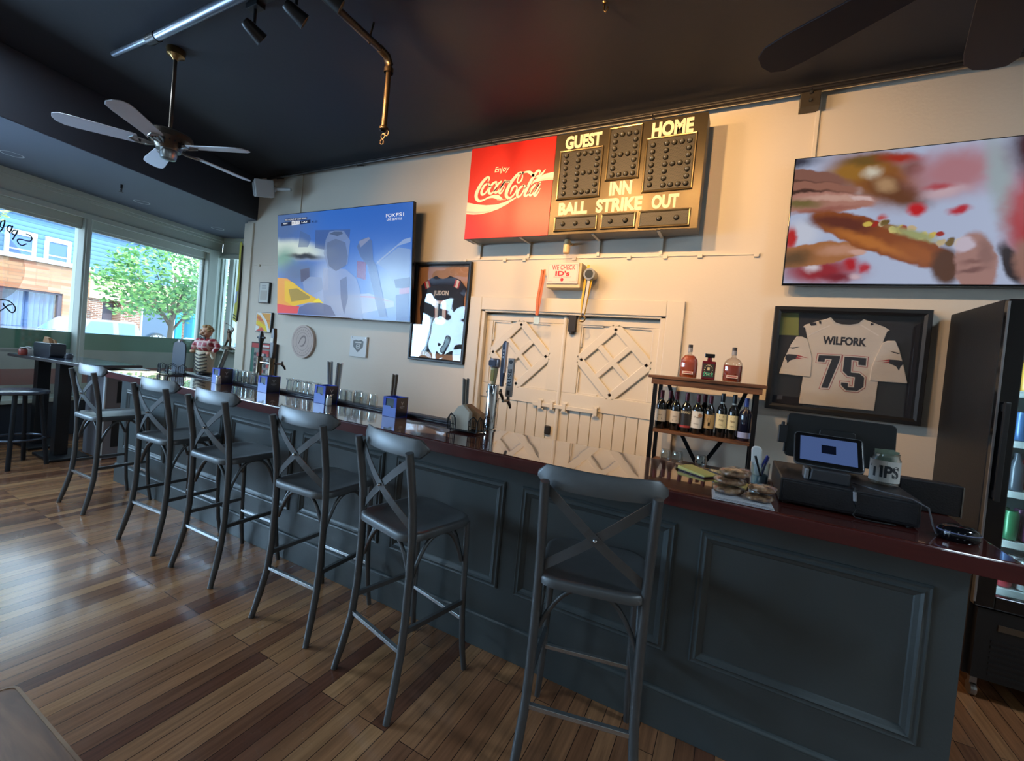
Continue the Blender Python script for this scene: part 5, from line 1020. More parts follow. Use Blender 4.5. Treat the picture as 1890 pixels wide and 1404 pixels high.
# soffit fittings
for i, (x, y, lab) in enumerate(((-6.75, 1.566, 'round recessed light in the soffit, the one nearest us'), (-7.19, 2.84, 'round recessed light in the soffit, the middle one'), (-7.47, 3.944, 'round recessed light in the soffit above the corner post'))):
    t = thing('recessed_light', lab, 'recessed light', (x, y, SOF), group='recessed soffit lights')
    obj('trim_ring', G().lathe([(.062, -.002), (.085, -.008), (.095, 0)], n=28), mat('light_trim', c(190, 196, 204), .4), t, smooth=60)
    obj('lens', G().lathe([(0, .02), (.065, .0)], n=28), mat('frosted_lens', c(170, 178, 188), .3), t, smooth=60)
t = thing('sprinkler', 'fire sprinkler head hanging from the soffit', 'sprinkler', (-6.59, 2.40, SOF))
obj('escutcheon', G().lathe([(0, -.002), (.035, -.004), (.038, 0)], n=20), chrome, t, smooth=60)
obj('head', G().tube([(0, 0, 0), (0, 0, -.05)], .012).tube([(-.0, 0, -.045), (-.016, 0, -.065), (0, 0, -.09)], .004, 6).tube([(0, 0, -.045), (.016, 0, -.065), (0, 0, -.09)], .004, 6).lathe([(0, -.094), (.022, -.094), (.022, -.09), (0, -.09)], n=14), mat('dark_pipe', c(56, 52, 50)), t)
t = thing('loudspeaker', 'small white loudspeaker under the ceiling in the wall corner', 'loudspeaker', (-5.48, 3.40, 3.36)); t.rotation_euler = (math.radians(10), math.radians(8), math.radians(-28))
obj('cabinet', G().prism([(-.15, -.085), (.13, -.105), (.15, .10), (-.13, .085)], -.11, .10), mat('speaker_plastic', c(176, 178, 176), .5), t, bevel=.012)
obj('grille', G().prism(rrect(-.125, .115, -.08, .075, .02), -.118, -.108), mat('speaker_grille', c(150, 152, 152), .7, bump=.4, bscale=200), t)
obj('wall_arm', G().tube([(.08, .1, 0), (.14, .2, .0), (.2, .28, .0)], .02, 10).sphere((.09, .1, 0), .035), mat('speaker_plastic', c(176, 178, 176)), t, smooth=60)
# ------------------------------------------------------------------ wine console behind the bar
t = thing('wine_shelf', 'narrow console shelf with walnut top and black metal legs behind the bar', 'shelf', (-.18, 3.36, 0))
X0, X1 = -.332, .330
obj('top_board', G().bx(-.385, .385, -.02, .33, 1.488, 1.510).sweep([(-.36, .0, 1.488), (.36, .0, 1.488)], [(.012, 0), (-.014, 0), (-.012, -.012), (-.004, -.022), (.002, -.042), (.012, -.044)]).bx(-.36, .36, .012, .32, 1.444, 1.488), walnut, t, bevel=.003)
obj('middle_board', G().bx(-.325, .325, .0, .30, 1.090, 1.112), walnut, t, bevel=.002)
obj('lower_board', G().bx(-.325, .325, .0, .30, .835, .857), walnut, t, bevel=.002)
for x in (X0, X1):
    for y in (.012, .288): obj('leg', G().bx(x-.014, x+.014, y-.012, y+.012, 0, 1.444), black_metal, t)
for a, b in (((-.16, 1.09), (-.02, .857)), ((.16, 1.09), (.03, .857)), ((-.27, 1.44), (-.16, 1.112)), ((.27, 1.44), (.17, 1.112))):
    obj('brace', G().sweep([(a[0], .295, a[1]), (b[0], .295, b[1])], [(-.014, -.005), (.014, -.005), (.014, .005), (-.014, .005)], (0, 1, 0)), black_metal, t)
def wine(label, x, y, body, lab_m, cap_m, h=.29, lz0=.055, lz1=.145, r=.037, art=None):
    t = thing('wine_bottle', label, 'wine bottle', (x, y, 1.1127), group='wine bottles on the console shelf')
    s = h/.30
    obj('glass', G().lathe([(.0, 0), (r-.004, 0), (r, .006), (r, .175*s), (r*.86, .200*s), (.016, .222*s), (.0135, .24*s), (.0135, .285*s), (.0, .29*s)], n=24), body, t, smooth=50)
    l = obj('label', G().lathe([(r+.0006, lz0), (r+.0006, lz1)], n=32), lab_m, t, smooth=60)
    obj('capsule', G().lathe([(.0142, .238*s), (.0146, .292*s), (.0135, .297*s), (0, .2975*s)], n=20), cap_m, t, smooth=50)
    if art:
        g = G(); rr = r+.0012
        for kind, w_, z0, z1, body_ in art:
            k = len(g.v); th = w_/rr
            if kind == 'text': g.text(body_, -w_/2, w_/2, z0, z1, 0)
            else: g.bx(-w_/2, w_/2, 0, 0.0001, z0, z1)
            g.v[k:] = [(rr*math.sin(v[0]/rr+.0), -rr*math.cos(v[0]/rr), v[2]) for v in g.v[k:]]
        obj('label_print', g, mat('label_ink', c(56, 48, 44), .6), l)
    return t
dk = mat('dark_bottle_glass', c(14, 16, 16), .08, coat=.6); redcap = mat('red_capsule', c(96, 26, 40), .35, metal=.3); blkcap = mat('black_capsule', c(22, 22, 26), .35)
cream_l = mat('label_cream', c(206, 196, 178), .6); white_l = mat('label_white', c(220, 218, 208), .6); tan_l = mat('label_tan', c(168, 140, 92), .6); ivory_l = mat('label_ivory', c(216, 206, 160), .6); black_l = mat('label_black', c(40, 36, 34), .5); blue_l = mat('label_pale_blue', c(150, 164, 206), .5)
wine('wine bottle with pale label at the left end of the front row', -.466, 3.445, dk, cream_l, redcap, art=[('text', .03, .10, .108, 'CABERNET'), ('bar', .03, .07, .082, '')])
wine('wine bottle half hidden behind the leftmost bottle', -.415, 3.52, dk, cream_l, redcap)
wine('pale label wine bottle second along the front row', -.362, 3.45, dk, cream_l, redcap, art=[('bar', .03, .07, .08, ''), ('text', .03, .10, .108, 'CABERNET')])
wine('wine bottle with a black BONANZA label', -.288, 3.445, dk, black_l, redcap, lz0=.03, lz1=.16, art=None)
k = bpy.data.objects[-1] if False else None
g = G(); rr = .0385; kk = len(g.v); g.text('BONANZA', -.04, .04, .135, .155, 0, bold=.02); g.v = [(rr*math.sin(v[0]/rr), -rr*math.cos(v[0]/rr), v[2]) for v in g.v]
bz_ = [o for o in COL.objects if o.get('label', '').endswith('BONANZA label')][0]
lb = [o for o in bz_.children if o.name.startswith('label')][0]
obj('label_print', g, mat('label_gold', c(206, 190, 150), .5), lb); obj('label_band', G().lathe([(.0382, .034), (.0382, .05)], n=32), mat('label_red', c(168, 60, 56), .5), lb, smooth=60)
w = wine('wine bottle with a large plain white label and round seal', -.212, 3.445, dk, white_l, redcap, lz0=.04, lz1=.165, art=[('text', .03, .115, .128, 'Pino'), ('text', .035, .07, .077, 'chianti')])
obj('seal', G().prism(circ(.024, .135, .014, 18), -.0395, -.030), mat('seal_bronze', c(140, 110, 84), .4), [o for o in w.children if o.name.startswith('label')][0])
wine('unlabelled dark bottle tucked behind the white label one', -.172, 3.53, dk, black_l, redcap)
wine('wine bottle with a narrow tan label, middle of the shelf', -.128, 3.45, dk, tan_l, redcap, r=.033, lz0=.05, lz1=.15, art=[('bar', .02, .10, .125, ''), ('bar', .012, .07, .095, '')])
for lab, x in (('ivory script label wine bottle, the left one of the matching pair', -.052), ('ivory script label wine bottle, the right one of the matching pair', .022)):
    w = wine(lab, x, 3.445, dk, ivory_l, blkcap, r=.034, lz0=.065, lz1=.165, h=.315, art=[('bar', .025, .142, .156, ''), ('text', .03, .115, .132, 'Modus'), ('text', .024, .085, .095, 'vino')])
    obj('neck_band', G().lathe([(.0152, .232), (.0152, .25)], n=20), white_l, w, smooth=60)
wine('blue black bottle with low pale blue label at the right end', .098, 3.445, mat('blue_bottle_glass', c(22, 26, 46), .08, coat=.6), blue_l, mat('blue_capsule', c(60, 80, 150), .3), r=.042, lz0=.02, lz1=.06, h=.30)
# liquor bottles on top
def liquor(label, x, y, liquid, fill, w=.062, h=.20, full=.95):
    t = thing('liquor_bottle', label, 'liquor bottle', (x, y, 1.5107)); b = w
    out = [(.001, 0), (b-.006, 0), (b, .008), (b, .105), (b*.93, .135), (b*.66, .160), (.018, .172), (.014, .178), (.014, .196)]
    obj('glass', G().lathe(out, n=32, sy=.55), glass_mat('clear_bottle', (.93, .90, .86), .10, .7), t, smooth=50)
    zt = min(fill, .165); lp = [(.001, .004), (b-.010, .004), (b-.005, .012)]
    for z in (.105, .135, .158):
        if z < zt: lp.append((([.94, .87, .60])[[.105, .135, .158].index(z)]*b, z))
    lp += [(lp[-1][0] if zt < .11 else .55*b if zt > .15 else .9*b, zt), (.0, zt)]
    obj('liquor', G().lathe(lp, n=32, sy=.5), liquid, t, smooth=50)
    s = obj('stopper', G().lathe([(.0145, .192), (.0155, .196), (.0155, .245), (.0, .247)], n=18), mat('dark_stopper', c(58, 54, 52), .4), t, smooth=50)
    obj('neck_seal', G().lathe([(.0162, .19), (.0162, .222)], n=18), mat('seal_grey', c(150, 150, 152), .4), s, smooth=50)
    l = obj('label', G().bx(-.036, .036, -.036, -.0335, .028, .048), mat('label_pink_white', c(222, 196, 176), .6), t); obj('label_print', G().bx(-.03, .03, -.0368, -.036, .035, .041), mat('label_red', c(168, 60, 56)), l)
    return t
amber = mat('amber_liquor', c(176, 74, 20), .1, coat=.3, emit=0); russet = mat('russet_liquor', c(150, 60, 34), .1, coat=.3)
liquor('full amber whiskey bottle at the left on the console top', -.302, 3.44, amber, .165)
liquor('partly empty amber whiskey bottle at the right on the console top', -.012, 3.44, russet, .118)
t = thing('liquor_bottle', 'squat square red liqueur bottle with black cap and STILE label', 'liquor bottle', (-.166, 3.44, 1.5107))
obj('glass', G().slab([(-.045, -.030), (.045, -.030), (.045, .030), (-.045, .030)], 0, .135).lathe([(.018, .135), (.015, .16)], n=16), mat('red_liqueur', c(92, 18, 28), .1, coat=.5), t, bevel=.008, seg=3)
s = obj('cap', G().bx(-.033, .033, -.02, .02, .160, .188), black_gloss, t, bevel=.004)
l = obj('label', G().bx(-.036, .036, -.0325, -.0305, .018, .115), mat('label_black', c(40, 36, 34)), t)
g = G(); g.text('STILE', -.032, .032, .028, .052, -.0330, bold=.015); obj('label_print', g, mat('label_teal', c(70, 180, 140), .5), l)
g = G()
for i in range(14):
    a = 2*PI*i/14; g.bx(.026*math.cos(a)-.003, .026*math.cos(a)+.003, -.0332, -.0325, .072+.034*math.sin(a)-.003, .072+.034*math.sin(a)+.003)
g.bx(-.008, .008, -.0332, -.0325, .068, .09); obj('label_ornament', g, mat('label_gold', c(206, 190, 150)), l)
for x, lab in ((-.40, 'stemless wine glass on the low shelf, under the leftmost bottle'), (-.315, 'stemless wine glass on the low shelf, left of the metal brace'), (-.155, 'stemless wine glass on the low shelf between the braces')):
    o = obj('wine_glass', G().lathe([(.0, .0), (.024, .001), (.034, .018), (.041, .05), (.038, .085), (.032, .105), (.031, .105), (.037, .085), (.040, .05), (.033, .019), (.0, .004)], n=26), ware_glass, smooth=40); o.location = (x, 3.43, .8577); tag(o, lab, 'glass', 'stemless glasses on the low shelf')

# ------------------------------------------------------------------ till end of the bar
t = thing('cash_drawer', 'wide black cash drawer box at the right end of the bar', 'cash drawer', (.418, 2.235, BT))
obj('case', G().bx(-.215, .215, -.20, .20, .004, .10), mat('drawer_black', c(30, 31, 35), .42, bump=.15, bscale=150), t, bevel=.006)
obj('drawer_front', G().bx(-.205, .205, -.206, -.20, .014, .09), mat('drawer_black', c(30, 31, 35)), t, bevel=.003)
obj('keyhole', G().lathe([(0, -.004), (.010, -.003), (.011, 0)], n=16).xf(Matrix.Translation((.15, -.206, .055)) @ Matrix.Rotation(PI/2, 4, 'X')), black_metal, t)
for x in (-.19, .19):
    for y in (-.18, .18): obj('foot', G().cyl((x, y, 0), (x, y, .006), .010), black_satin, t)
t = thing('till_monitor', 'black till monitor seen from behind, above the cash drawer', 'monitor', (.428, 2.345, BT+.114)); t.rotation_euler = (math.radians(-8), 0, math.radians(-2))
obj('screen_back', G().prism(rrect(-.192, .198, .028, .225, .018), -.012, .014), mat('monitor_black', c(22, 24, 26), .4), t, bevel=.004)
obj('display', G().bx(-.182, .188, .014, .016, .04, .215), mat('dim_screen', c(18, 20, 26), .1), t)
obj('rear_hump', G().prism(rrect(-.07, .06, .05, .17, .014), -.035, -.010), mat('monitor_black', c(22, 24, 26)), t, bevel=.004)
obj('stand', G().bx(-.05, .05, -.02, .02, .004, .05).bx(-.09, .09, -.06, .06, 0, .008), black_satin, t, bevel=.003)
obj('card_reader', G().bx(-.222, -.188, -.03, .03, .085, .165).bx(-.212, -.20, -.033, .01, .16, .18).bx(-.198, -.19, -.02, .0, .045, .09), black_satin, t, bevel=.003)
t = thing('tablet_till', 'small customer tablet with blue screen tilted back on its stand', 'tablet', (.362, 2.10, BT+.10), math.radians(-2))
obj('stand', G().prism([(-.062, .0), (.070, 0), (.070, .048), (-.055, .048)], -.03, .05), mat('tablet_stand', c(66, 68, 72), .35, metal=.4), t, bevel=.006)
obj('stand_cheek', G().bx(-.078, -.062, -.03, .05, .0, .044), mat('tablet_silver', c(150, 154, 160), .3, metal=.7), t, bevel=.005)
M = Matrix.Translation((0, .0, .055)) @ Matrix.Rotation(math.radians(-38), 4, 'X')
b = obj('tablet_body', G().prism(rrect(-.112, .112, 0, .145, .014), -.008, .006).xf(M), mat('tablet_black', c(16, 16, 18), .25), t, bevel=.003)
obj('tablet_rim', G().sweep([(x, .0, z) for x, z in rrect(-.113, .113, -.001, .146, .014)], [(-.002, -.004), (.002, -.004), (.002, .004), (-.002, .004)], (0, 1, 0), closed=True).xf(M), mat('tablet_silver', c(150, 154, 160)), b)
s = obj('display', G().bx(-.094, .094, -.0092, -.008, .018, .128).xf(M), mat('blue_display', (.01, .01, .02, 1), .15, emit=.42, ecol=c(96, 124, 186)), b)
obj('dark_tile', G().bx(-.022, .026, -.0096, -.009, .058, .096).xf(M), mat('tile_ink', c(16, 22, 40), .2), s)
obj('tile_print', G().text('WELCOME', -.014, .018, .079, .084, 0).text('BACK', -.008, .012, .068, .072, 0).xf(M @ Matrix.Translation((0, -.0099, 0))), mat('tile_print', c(90, 110, 160), .3), s) if False else None
def cord(name, label, pts, r=.003, m=black_satin, cat='cable'):
    o = obj(name, G().tube(pts, r, 8), m, smooth=60); return tag(o, label, cat)
t = thing('charging_cable', 'short black cable with a silver plug down the cash drawer front', 'cable', (.44, 2.024, BT))
obj('lead', G().tube([(.0, .06, .106), (-.002, .0, .108), (-.004, -.006, .085), (.0, -.008, .055), (.006, -.008, .03), (-.004, -.010, .012), (.004, -.014, .004), (.05, -.02, .004), (.12, -.01, .004)], .0028, 8), black_satin, t, smooth=60)
obj('plug', G().tube([(-.004, -.006, .096), (-.001, -.008, .062)], .0055, 10), mat('plug_silver', c(150, 150, 154), .4), t, smooth=60)
cord('power_cord', 'thin grey cord trailing from the tablet towards the round reader', [(.45, 2.13, BT+.108), (.52, 2.06, BT+.108), (.60, 2.03, BT+.105), (.645, 2.02, BT+.085), (.66, 2.02, BT+.03), (.668, 2.01, BT+.005), (.68, 2.02, BT+.006)], .0028, mat('cord_grey', c(84, 84, 88), .4))
t = thing('tip_jar', 'glass tip jar with hand lettered TIPS label and folded bills', 'tip jar', (.575, 2.255, BT+.10))
obj('jar', G().lathe([(.0, .0), (.044, .001), (.048, .008), (.048, .105), (.042, .116), (.042, .128), (.0435, .13), (.040, .13), (.040, .116), (.045, .104), (.045, .01), (0, .005)], n=32), ware_glass, t, smooth=40)
l = obj('paper_label', G().add([(.0488*math.sin(a), -.0488*math.cos(a), z) for a in [math.radians(-115+10*i) for i in range(19)] for z in (.018, .102)], [(2*i, 2*i+2, 2*i+3, 2*i+1) for i in range(18)]), mat('label_paper', c(206, 206, 202), .7), t)
g = G(); g.text('TIPS', -.062, .036, .036, .084, 0, bold=.035); g.v = [(.0495*math.sin(v[0]/.0488), -.0495*math.cos(v[0]/.0488), v[2]) for v in g.v]; obj('label_lettering', g, mat('marker_black', c(44, 48, 54), .6), l)
for i, (a, zz, w_) in enumerate(((-12, .146, .030), (8, .138, .026), (24, .142, .022))):
    obj('bank_note', G().bx(-w_, w_, -.004, -.001, .06, zz).xf(Matrix.Translation((.0, -.018+.014*i, 0)) @ Matrix.Rotation(math.radians(a*.4), 4, 'Y') @ Matrix.Rotation(math.radians(a), 4, 'Z')), mat('note_green', c(130, 150, 132), .7, var=.25, vscale=70), t)
t = thing('black_organiser', 'flat black box standing behind the tip jar at the end of the bar', 'box', (.76, 2.40, BT))
obj('panel', G().bx(-.10, .096, -.025, .03, 0, .125), mat('drawer_black', c(30, 31, 35)), t, bevel=.004); obj('edge_strip', G().bx(.094, .098, -.028, -.022, .0, .122), steel, t)
t = thing('card_reader', 'round black card reader puck near the end of the bar', 'card reader', (.722, 2.005, BT))
obj('shell', G().lathe([(.0, 0), (.046, .0), (.052, .010), (.052, .026), (.046, .040), (.03, .048), (0, .050)], n=32, sx=1.05, sy=.85), black_gloss, t, smooth=60)
obj('rim', G().tube([(.0545*math.cos(2*PI*i/30), .0445*math.sin(2*PI*i/30), .028) for i in range(30)], .002, 6, closed=True), mat('reader_rim', c(110, 116, 150), .3), t)
obj('status_light', G().sphere((-.025, -.03, .036), .004, 8, 6), white_plastic, t)
# wrapped cookies
t = thing('serving_tray', 'small white rectangular plate stack under the wrapped cookies', 'plate', (.07, 1.94, BT), math.radians(3))
for i in range(3): obj('plate', G().bx(-.105+.004*i, .105-.003*i, -.078, .072, .001+.0045*i, .0045+.0045*i), mat('plate_white', c(206, 208, 212), .3), t, bevel=.002)
cook, nt, p, tc = nodes_mat('cookie', .55)
n = nt.nodes.new('ShaderNodeTexNoise'); n.inputs['Scale'].default_value = 42; n.inputs['Detail'].default_value = 6; nt.links.new(tc.outputs['Object'], n.inputs['Vector']); r = ramp(nt, [(.32, c(64, 40, 26)), (.45, c(126, 88, 58)), (.62, c(176, 136, 96)), (.75, c(206, 184, 156))]); nt.links.new(n.outputs[0], r.inputs[0]); nt.links.new(r.outputs[0], p.inputs['Base Color'])
p.inputs['Coat Weight'].default_value = .9; p.inputs['Coat Roughness'].default_value = .12
b = nt.nodes.new('ShaderNodeBump'); b.inputs['Strength'].default_value = .8; b.inputs['Distance'].default_value = .01; n2 = nt.nodes.new('ShaderNodeTexNoise'); n2.inputs['Scale'].default_value = 26; nt.links.new(tc.outputs['Object'], n2.inputs['Vector']); nt.links.new(n2.outputs[0], b.inputs['Height']); nt.links.new(b.outputs[0], p.inputs['Normal']); nt.links.new(b.outputs[0], p.inputs['Coat Normal'])
film = glass_mat('cling_film', (1, 1, 1), .10, .5, .12, wav=.8)
def cookie(label, pos, tilt, s=1, seed=0):
    random.seed(seed); t = thing('wrapped_cookie', label, 'cookie', pos, group='wrapped cookies on the plate'); t.rotation_euler = tilt
    ph = random.random()*6; N = 32; prof = [(.0, 0), (.046, 0), (.055, .006), (.056, .012), (.048, .020), (.03, .024), (0, .025)]
    def blob(e, fr):
        g = G(); k = len(prof); vs = []
        for i in range(N):
            a = 2*PI*i/N; w_ = 1+.06*math.sin(3*a+ph)+.05*math.sin(5*a+2*ph)+fr*math.sin(17*a)
            vs += [((r_+e*(r_ > 0))*w_*math.cos(a)*s, (r_+e*(r_ > 0))*w_*math.sin(a)*s, (z+(e if z > .01 else -e*.2))*s+.002*math.sin(4*a+ph)*(r_ > .02)*(z > .01)) for r_, z in prof]
        return g.add(vs, [(i*k+q, ((i+1) % N)*k+q, ((i+1) % N)*k+q+1, i*k+q+1) for i in range(N) for q in range(k-1)])
    obj('cookie', blob(0, 0), cook, t, smooth=70); obj('cling_wrap', blob(.003, .02), film, t, smooth=30)
    return t
cookie('wrapped brown cookie at the bottom left of the pile', (.018, 1.955, BT+.017), (0, 0, 0), 1.0, 1)
cookie('wrapped brown cookie at the bottom right of the pile', (.128, 1.930, BT+.017), (0, 0, 1), .85, 2)
cookie('wrapped cookie second up on the left of the pile', (.022, 1.965, BT+.051), (.04, .03, 2), 1.02, 3)
cookie('wrapped cookie resting on the right of the pile', (.142, 1.940, BT+.049), (.02, .07, 3), .86, 4)
cookie('wrapped cookie topping the whole pile', (.045, 1.968, BT+.087), (.03, .06, 4), .98, 5)
t = thing('yellow_notepad', 'yellow order pad lying open on the bar left of the cookies', 'notepad', (-.11, 2.275, BT), math.radians(-36))
obj('cover', G().bx(-.075, .075, -.05, .05, .001, .006).bx(-.075, .075, .044, .05, .001, .020), mat('pad_dark', c(60, 40, 38), .5), t)
obj('pages', G().prism([(-.078, .006), (.078, .006), (.078, .013), (-.078, .022)], -.052, .048), mat('pad_yellow', c(212, 196, 110), .7), t, bevel=.002)
obj('loose_sheet', G().prism([(-.095, .0), (-.078, .012), (.0, .010), (.0, .009), (-.078, .011), (-.095, -.0005)], -.05, .045), mat('pad_yellow', c(212, 196, 110)), t)
t = thing('yellow_slip', 'yellow paper slip lying behind the wrapped cookies', 'paper', (.04, 2.20, BT), math.radians(-8)); obj('sheet', G().bx(-.07, .06, -.045, .045, .0008, .004), mat('pad_yellow', c(212, 196, 110)), t)
t = thing('pen_glass', 'glass holding pens beside the cash drawer', 'glass', (.142, 2.265, BT))
obj('glass', G().lathe([(0, .0), (.034, .0), (.036, .004), (.040, .105), (.038, .105), (.034, .006), (0, .006)], n=28), ware_glass, t, smooth=40)
obj('paper_band', G().lathe([(.0335, .010), (.0352, .05)], n=28), mat('glass_print', c(150, 170, 176), .5), t, smooth=60)
for i, (a, b_, m_, lab) in enumerate((((-.02, .0, .008), (.024, .012, .135), mat('pen_blue', c(54, 62, 150), .35), 'blue pen leaning right in the pen glass'), ((.018, -.020, .008), (-.022, -.022, .13), mat('pen_black', c(26, 26, 30), .35), 'black pen leaning left in the pen glass'), ((.0, .016, .008), (.030, .018, .128), mat('pen_navy', c(60, 60, 110), .35), 'dark blue pen at the back of the pen glass'))):
    p_ = thing('pen', lab, 'pen', (.142, 2.265, BT)); obj('barrel', G().tube([a, b_], .0042, 10), m_, p_, smooth=60); d_ = (Vector(b_)-Vector(a)).normalized(); obj('cap', G().tube([tuple(Vector(b_)-d_*.03), tuple(Vector(b_)+d_*.004)], .005, 10), m_, p_, smooth=60)
t = thing('white_remote', 'white rounded remote standing in the pen glass', 'remote', (.134, 2.272, BT)); t.rotation_euler = (0, math.radians(-4), 0)
obj('body', G().prism(rrect(-.021, .021, .012, .175, .018), -.009, .009), white_plastic, t, bevel=.006, seg=3); obj('button', G().lathe([(.008, -.0008), (.009, 0)], n=18).xf(Matrix.Translation((0, -.009, .135)) @ Matrix.Rotation(PI/2, 4, 'X')), mat('button_grey', c(170, 170, 172), .4), t)

# ------------------------------------------------------------------ tall drinks cooler
t = thing('drinks_cooler', 'tall black glass door drinks cooler at the right end of the bar', 'cooler', (1.2, 3.10, 0)); Wd, Dp = .76, .66
cb = mat('cooler_black', c(19, 21, 25), .5, bump=.08, bscale=120)
obj('cabinet', G().bx(0, .03, .04, Dp, .12, 2.077).bx(Wd-.03, Wd, .04, Dp, .12, 2.077).bx(.03, Wd-.03, Dp-.03, Dp, .12, 2.077).bx(.03, Wd-.03, .04, Dp-.03, 1.98, 2.077).bx(.03, Wd-.03, .04, Dp-.03, .12, .50), cb, t, bevel=.004)
d = obj('door', G().bx(0, .075, -.012, .036, .50, 2.072).bx(Wd-.075, Wd, -.012, .036, .50, 2.072).bx(.075, Wd-.075, -.012, .036, 1.94, 2.072).bx(.075, Wd-.075, -.012, .036, .50, .565), black_gloss, t, bevel=.005)
obj('door_glass', G().bx(.075, Wd-.075, .006, .012, .565, 1.94), thin_glass, d)
obj('door_handle', G().bx(.012, .035, -.05, -.03, 1.05, 1.55).bx(.014, .033, -.03, -.012, 1.06, 1.10).bx(.014, .033, -.03, -.012, 1.50, 1.54), black_satin, d, bevel=.004)
obj('door_trim', G().bx(-.004, .004, -.014, -.006, .52, 2.06), mat('cooler_trim', c(150, 154, 160), .3, metal=.8), d)
k_ = obj('kick_plate', G().bx(.02, Wd-.02, .0, .04, .13, .49), mat('cooler_grille', c(18, 18, 20), .5), t)
g = G()
for i in range(7): g.bx(.08, Wd-.08, -.004, .0, .16+i*.028, .172+i*.028)
obj('vent_slat', g, black_satin, k_); obj('brand_strip', G().bx(.1, .40, -.006, .0, .395, .425), mat('strip_bronze', c(74, 62, 50), .4), k_)
obj('liner', G().bx(.03, .034, .05, Dp-.03, .50, 1.98).bx(Wd-.034, Wd-.03, .05, Dp-.03, .50, 1.98).bx(.03, Wd-.03, Dp-.036, Dp-.03, .50, 1.98).bx(.03, Wd-.03, .05, Dp-.03, .50, .505), mat('cooler_liner', c(196, 216, 220), .4), t)
obj('strip_lamp', G().bx(.036, .050, .055, .075, .55, 1.93), mat('cooler_lamp', c(214, 240, 250), .3, emit=22, ecol=c(200, 234, 250)), t)
for x in (.06, Wd-.06):
    for y in (.08, Dp-.08): obj('caster', G().lathe([(.0, -.012), (.034, -.012), (.036, 0), (.034, .012), (0, .012)], n=18).xf(Matrix.Translation((x, y, .037)) @ Matrix.Rotation(PI/2, 4, 'Y')).bx(x-.014, x+.014, y-.014, y+.014, .06, .12), steel, t)
canm = {}
shelves = [.58, .83, 1.09, 1.35, 1.61]
for z in shelves: obj('wire_shelf', G().bx(.04, Wd-.04, .10, Dp-.05, z-.012, z).bx(.04, Wd-.04, .09, .10, z-.03, z+.004), mat('shelf_white', c(206, 220, 222), .4), t)
cols = [(150, 40, 52), (60, 100, 150), (190, 196, 200), (44, 110, 74), (196, 150, 60), (120, 60, 110), (70, 78, 90), (206, 210, 212)]
canp = {}; row = ['bottom', 'second', 'third', 'fourth', 'top']
for si, z in enumerate(shelves):
    for r_ in range(2):
        for i in range(9):
            kind = 'bottle' if si in (2, 4) else 'can'; ci = (si*3+(i//2)*2) % 8
            key = (kind, ci)
            pos = (1.2+.085+i*.074, 3.10+.145+r_*.085, z+.0047)
            if key not in canp:
                cm = mat('drink_%d' % ci, c(*cols[ci]), .3, metal=.3 if kind == 'can' else 0, coat=.3)
                if kind == 'can':
                    b_ = obj('drink_can', G().lathe([(.0, 0), (.026, 0), (.032, .010), (.032, .135), (.027, .148), (.0265, .150), (0, .147)], n=18), [cm], smooth=50)
                else:
                    b_ = obj('drink_bottle', G().lathe([(.0, 0), (.029, 0), (.030, .005), (.030, .12), (.013, .165), (.0125, .195), (0, .197)], n=18), [cm], smooth=50)
                canp[key] = b_; o = b_
            else: o = canp[key].copy(); COL.objects.link(o)
            o.location = pos
            nm = ('dark red', 'blue', 'silver', 'green', 'amber', 'purple', 'charcoal', 'white')[ci]
            tag(o, '%s drinks %s on the %s shelf of the tall cooler' % (nm, kind, row[si]), kind, 'drinks on the %s cooler shelf' % row[si])
# ------------------------------------------------------------------ tables at the window and beside us
t = thing('high_table', 'high table with blue sheen top along the front window', 'table', (-6.50, 2.10, 0))
tp_ = mat('table_laminate', c(62, 70, 86), .16, coat=.5)
obj('table_top', G().slab([(-.745, -.344), (.723, -.147), (.595, .342), (-.857, .103)], 1.026, 1.06), [tp_], t, bevel=.004)
obj('top_edge', G().sweep([(-.748, -.348, 1.043), (.727, -.15, 1.043), (.598, .346, 1.043), (-.861, .105, 1.043)], [(-.003, -.014), (.003, -.014), (.003, .014), (-.003, .014)], closed=True), mat('table_dark_edge', c(58, 50, 50), .5), t)
for x, y in ((.06, -.125), (-.62, -.10)):
    obj('post', G().bx(x-.055, x+.055, y-.055, y+.055, .03, 1.024), black_satin, t, bevel=.004)
    obj('base_plate', G().bx(x-.24, x+.24, y-.14, y+.18, .0, .03), black_satin, t, bevel=.008)
t = thing('napkin_dispenser', 'black napkin dispenser on the high table by the window', 'napkin dispenser', (-6.87, 1.975, 1.0607), math.radians(10))
obj('case', G().prism(rrect(-.15, .15, 0, .155, .03), -.07, .07), mat('dispenser_black', c(46, 50, 58), .35), t, bevel=.006)
obj('napkin', G().prism([(-.07, .15), (.05, .15), (.02, .21), (-.05, .22)], -.03, .0).prism([(-.05, .15), (.09, .15), (.06, .19), (-.03, .20)], .004, .02), mat('kraft_napkin', c(170, 128, 92)), t)
def jar(label, pos, m, h=.085):
    t = thing('condiment_jar', label, 'jar', pos); obj('jar', G().lathe([(0, 0), (.034, 0), (.038, .012), (.036, h*.7), (.026, h*.82), (0, h*.82)], n=18), m, t, smooth=50); obj('lid', G().lathe([(.027, h*.8), (.03, h), (0, h*1.02)], n=18), steel, t, smooth=50)
jar('red condiment jar left of the black napkin dispenser', (-6.99, 1.80, 1.0607), mat('jar_red', c(150, 70, 62), .3))
jar('pale condiment jar behind the red jar on the high table', (-7.09, 1.87, 1.0607), mat('jar_white', c(206, 204, 196), .3))
jar('small dark jar right of the black napkin dispenser', (-6.62, 2.06, 1.0607), mat('jar_dark', c(70, 70, 76), .3), .06)
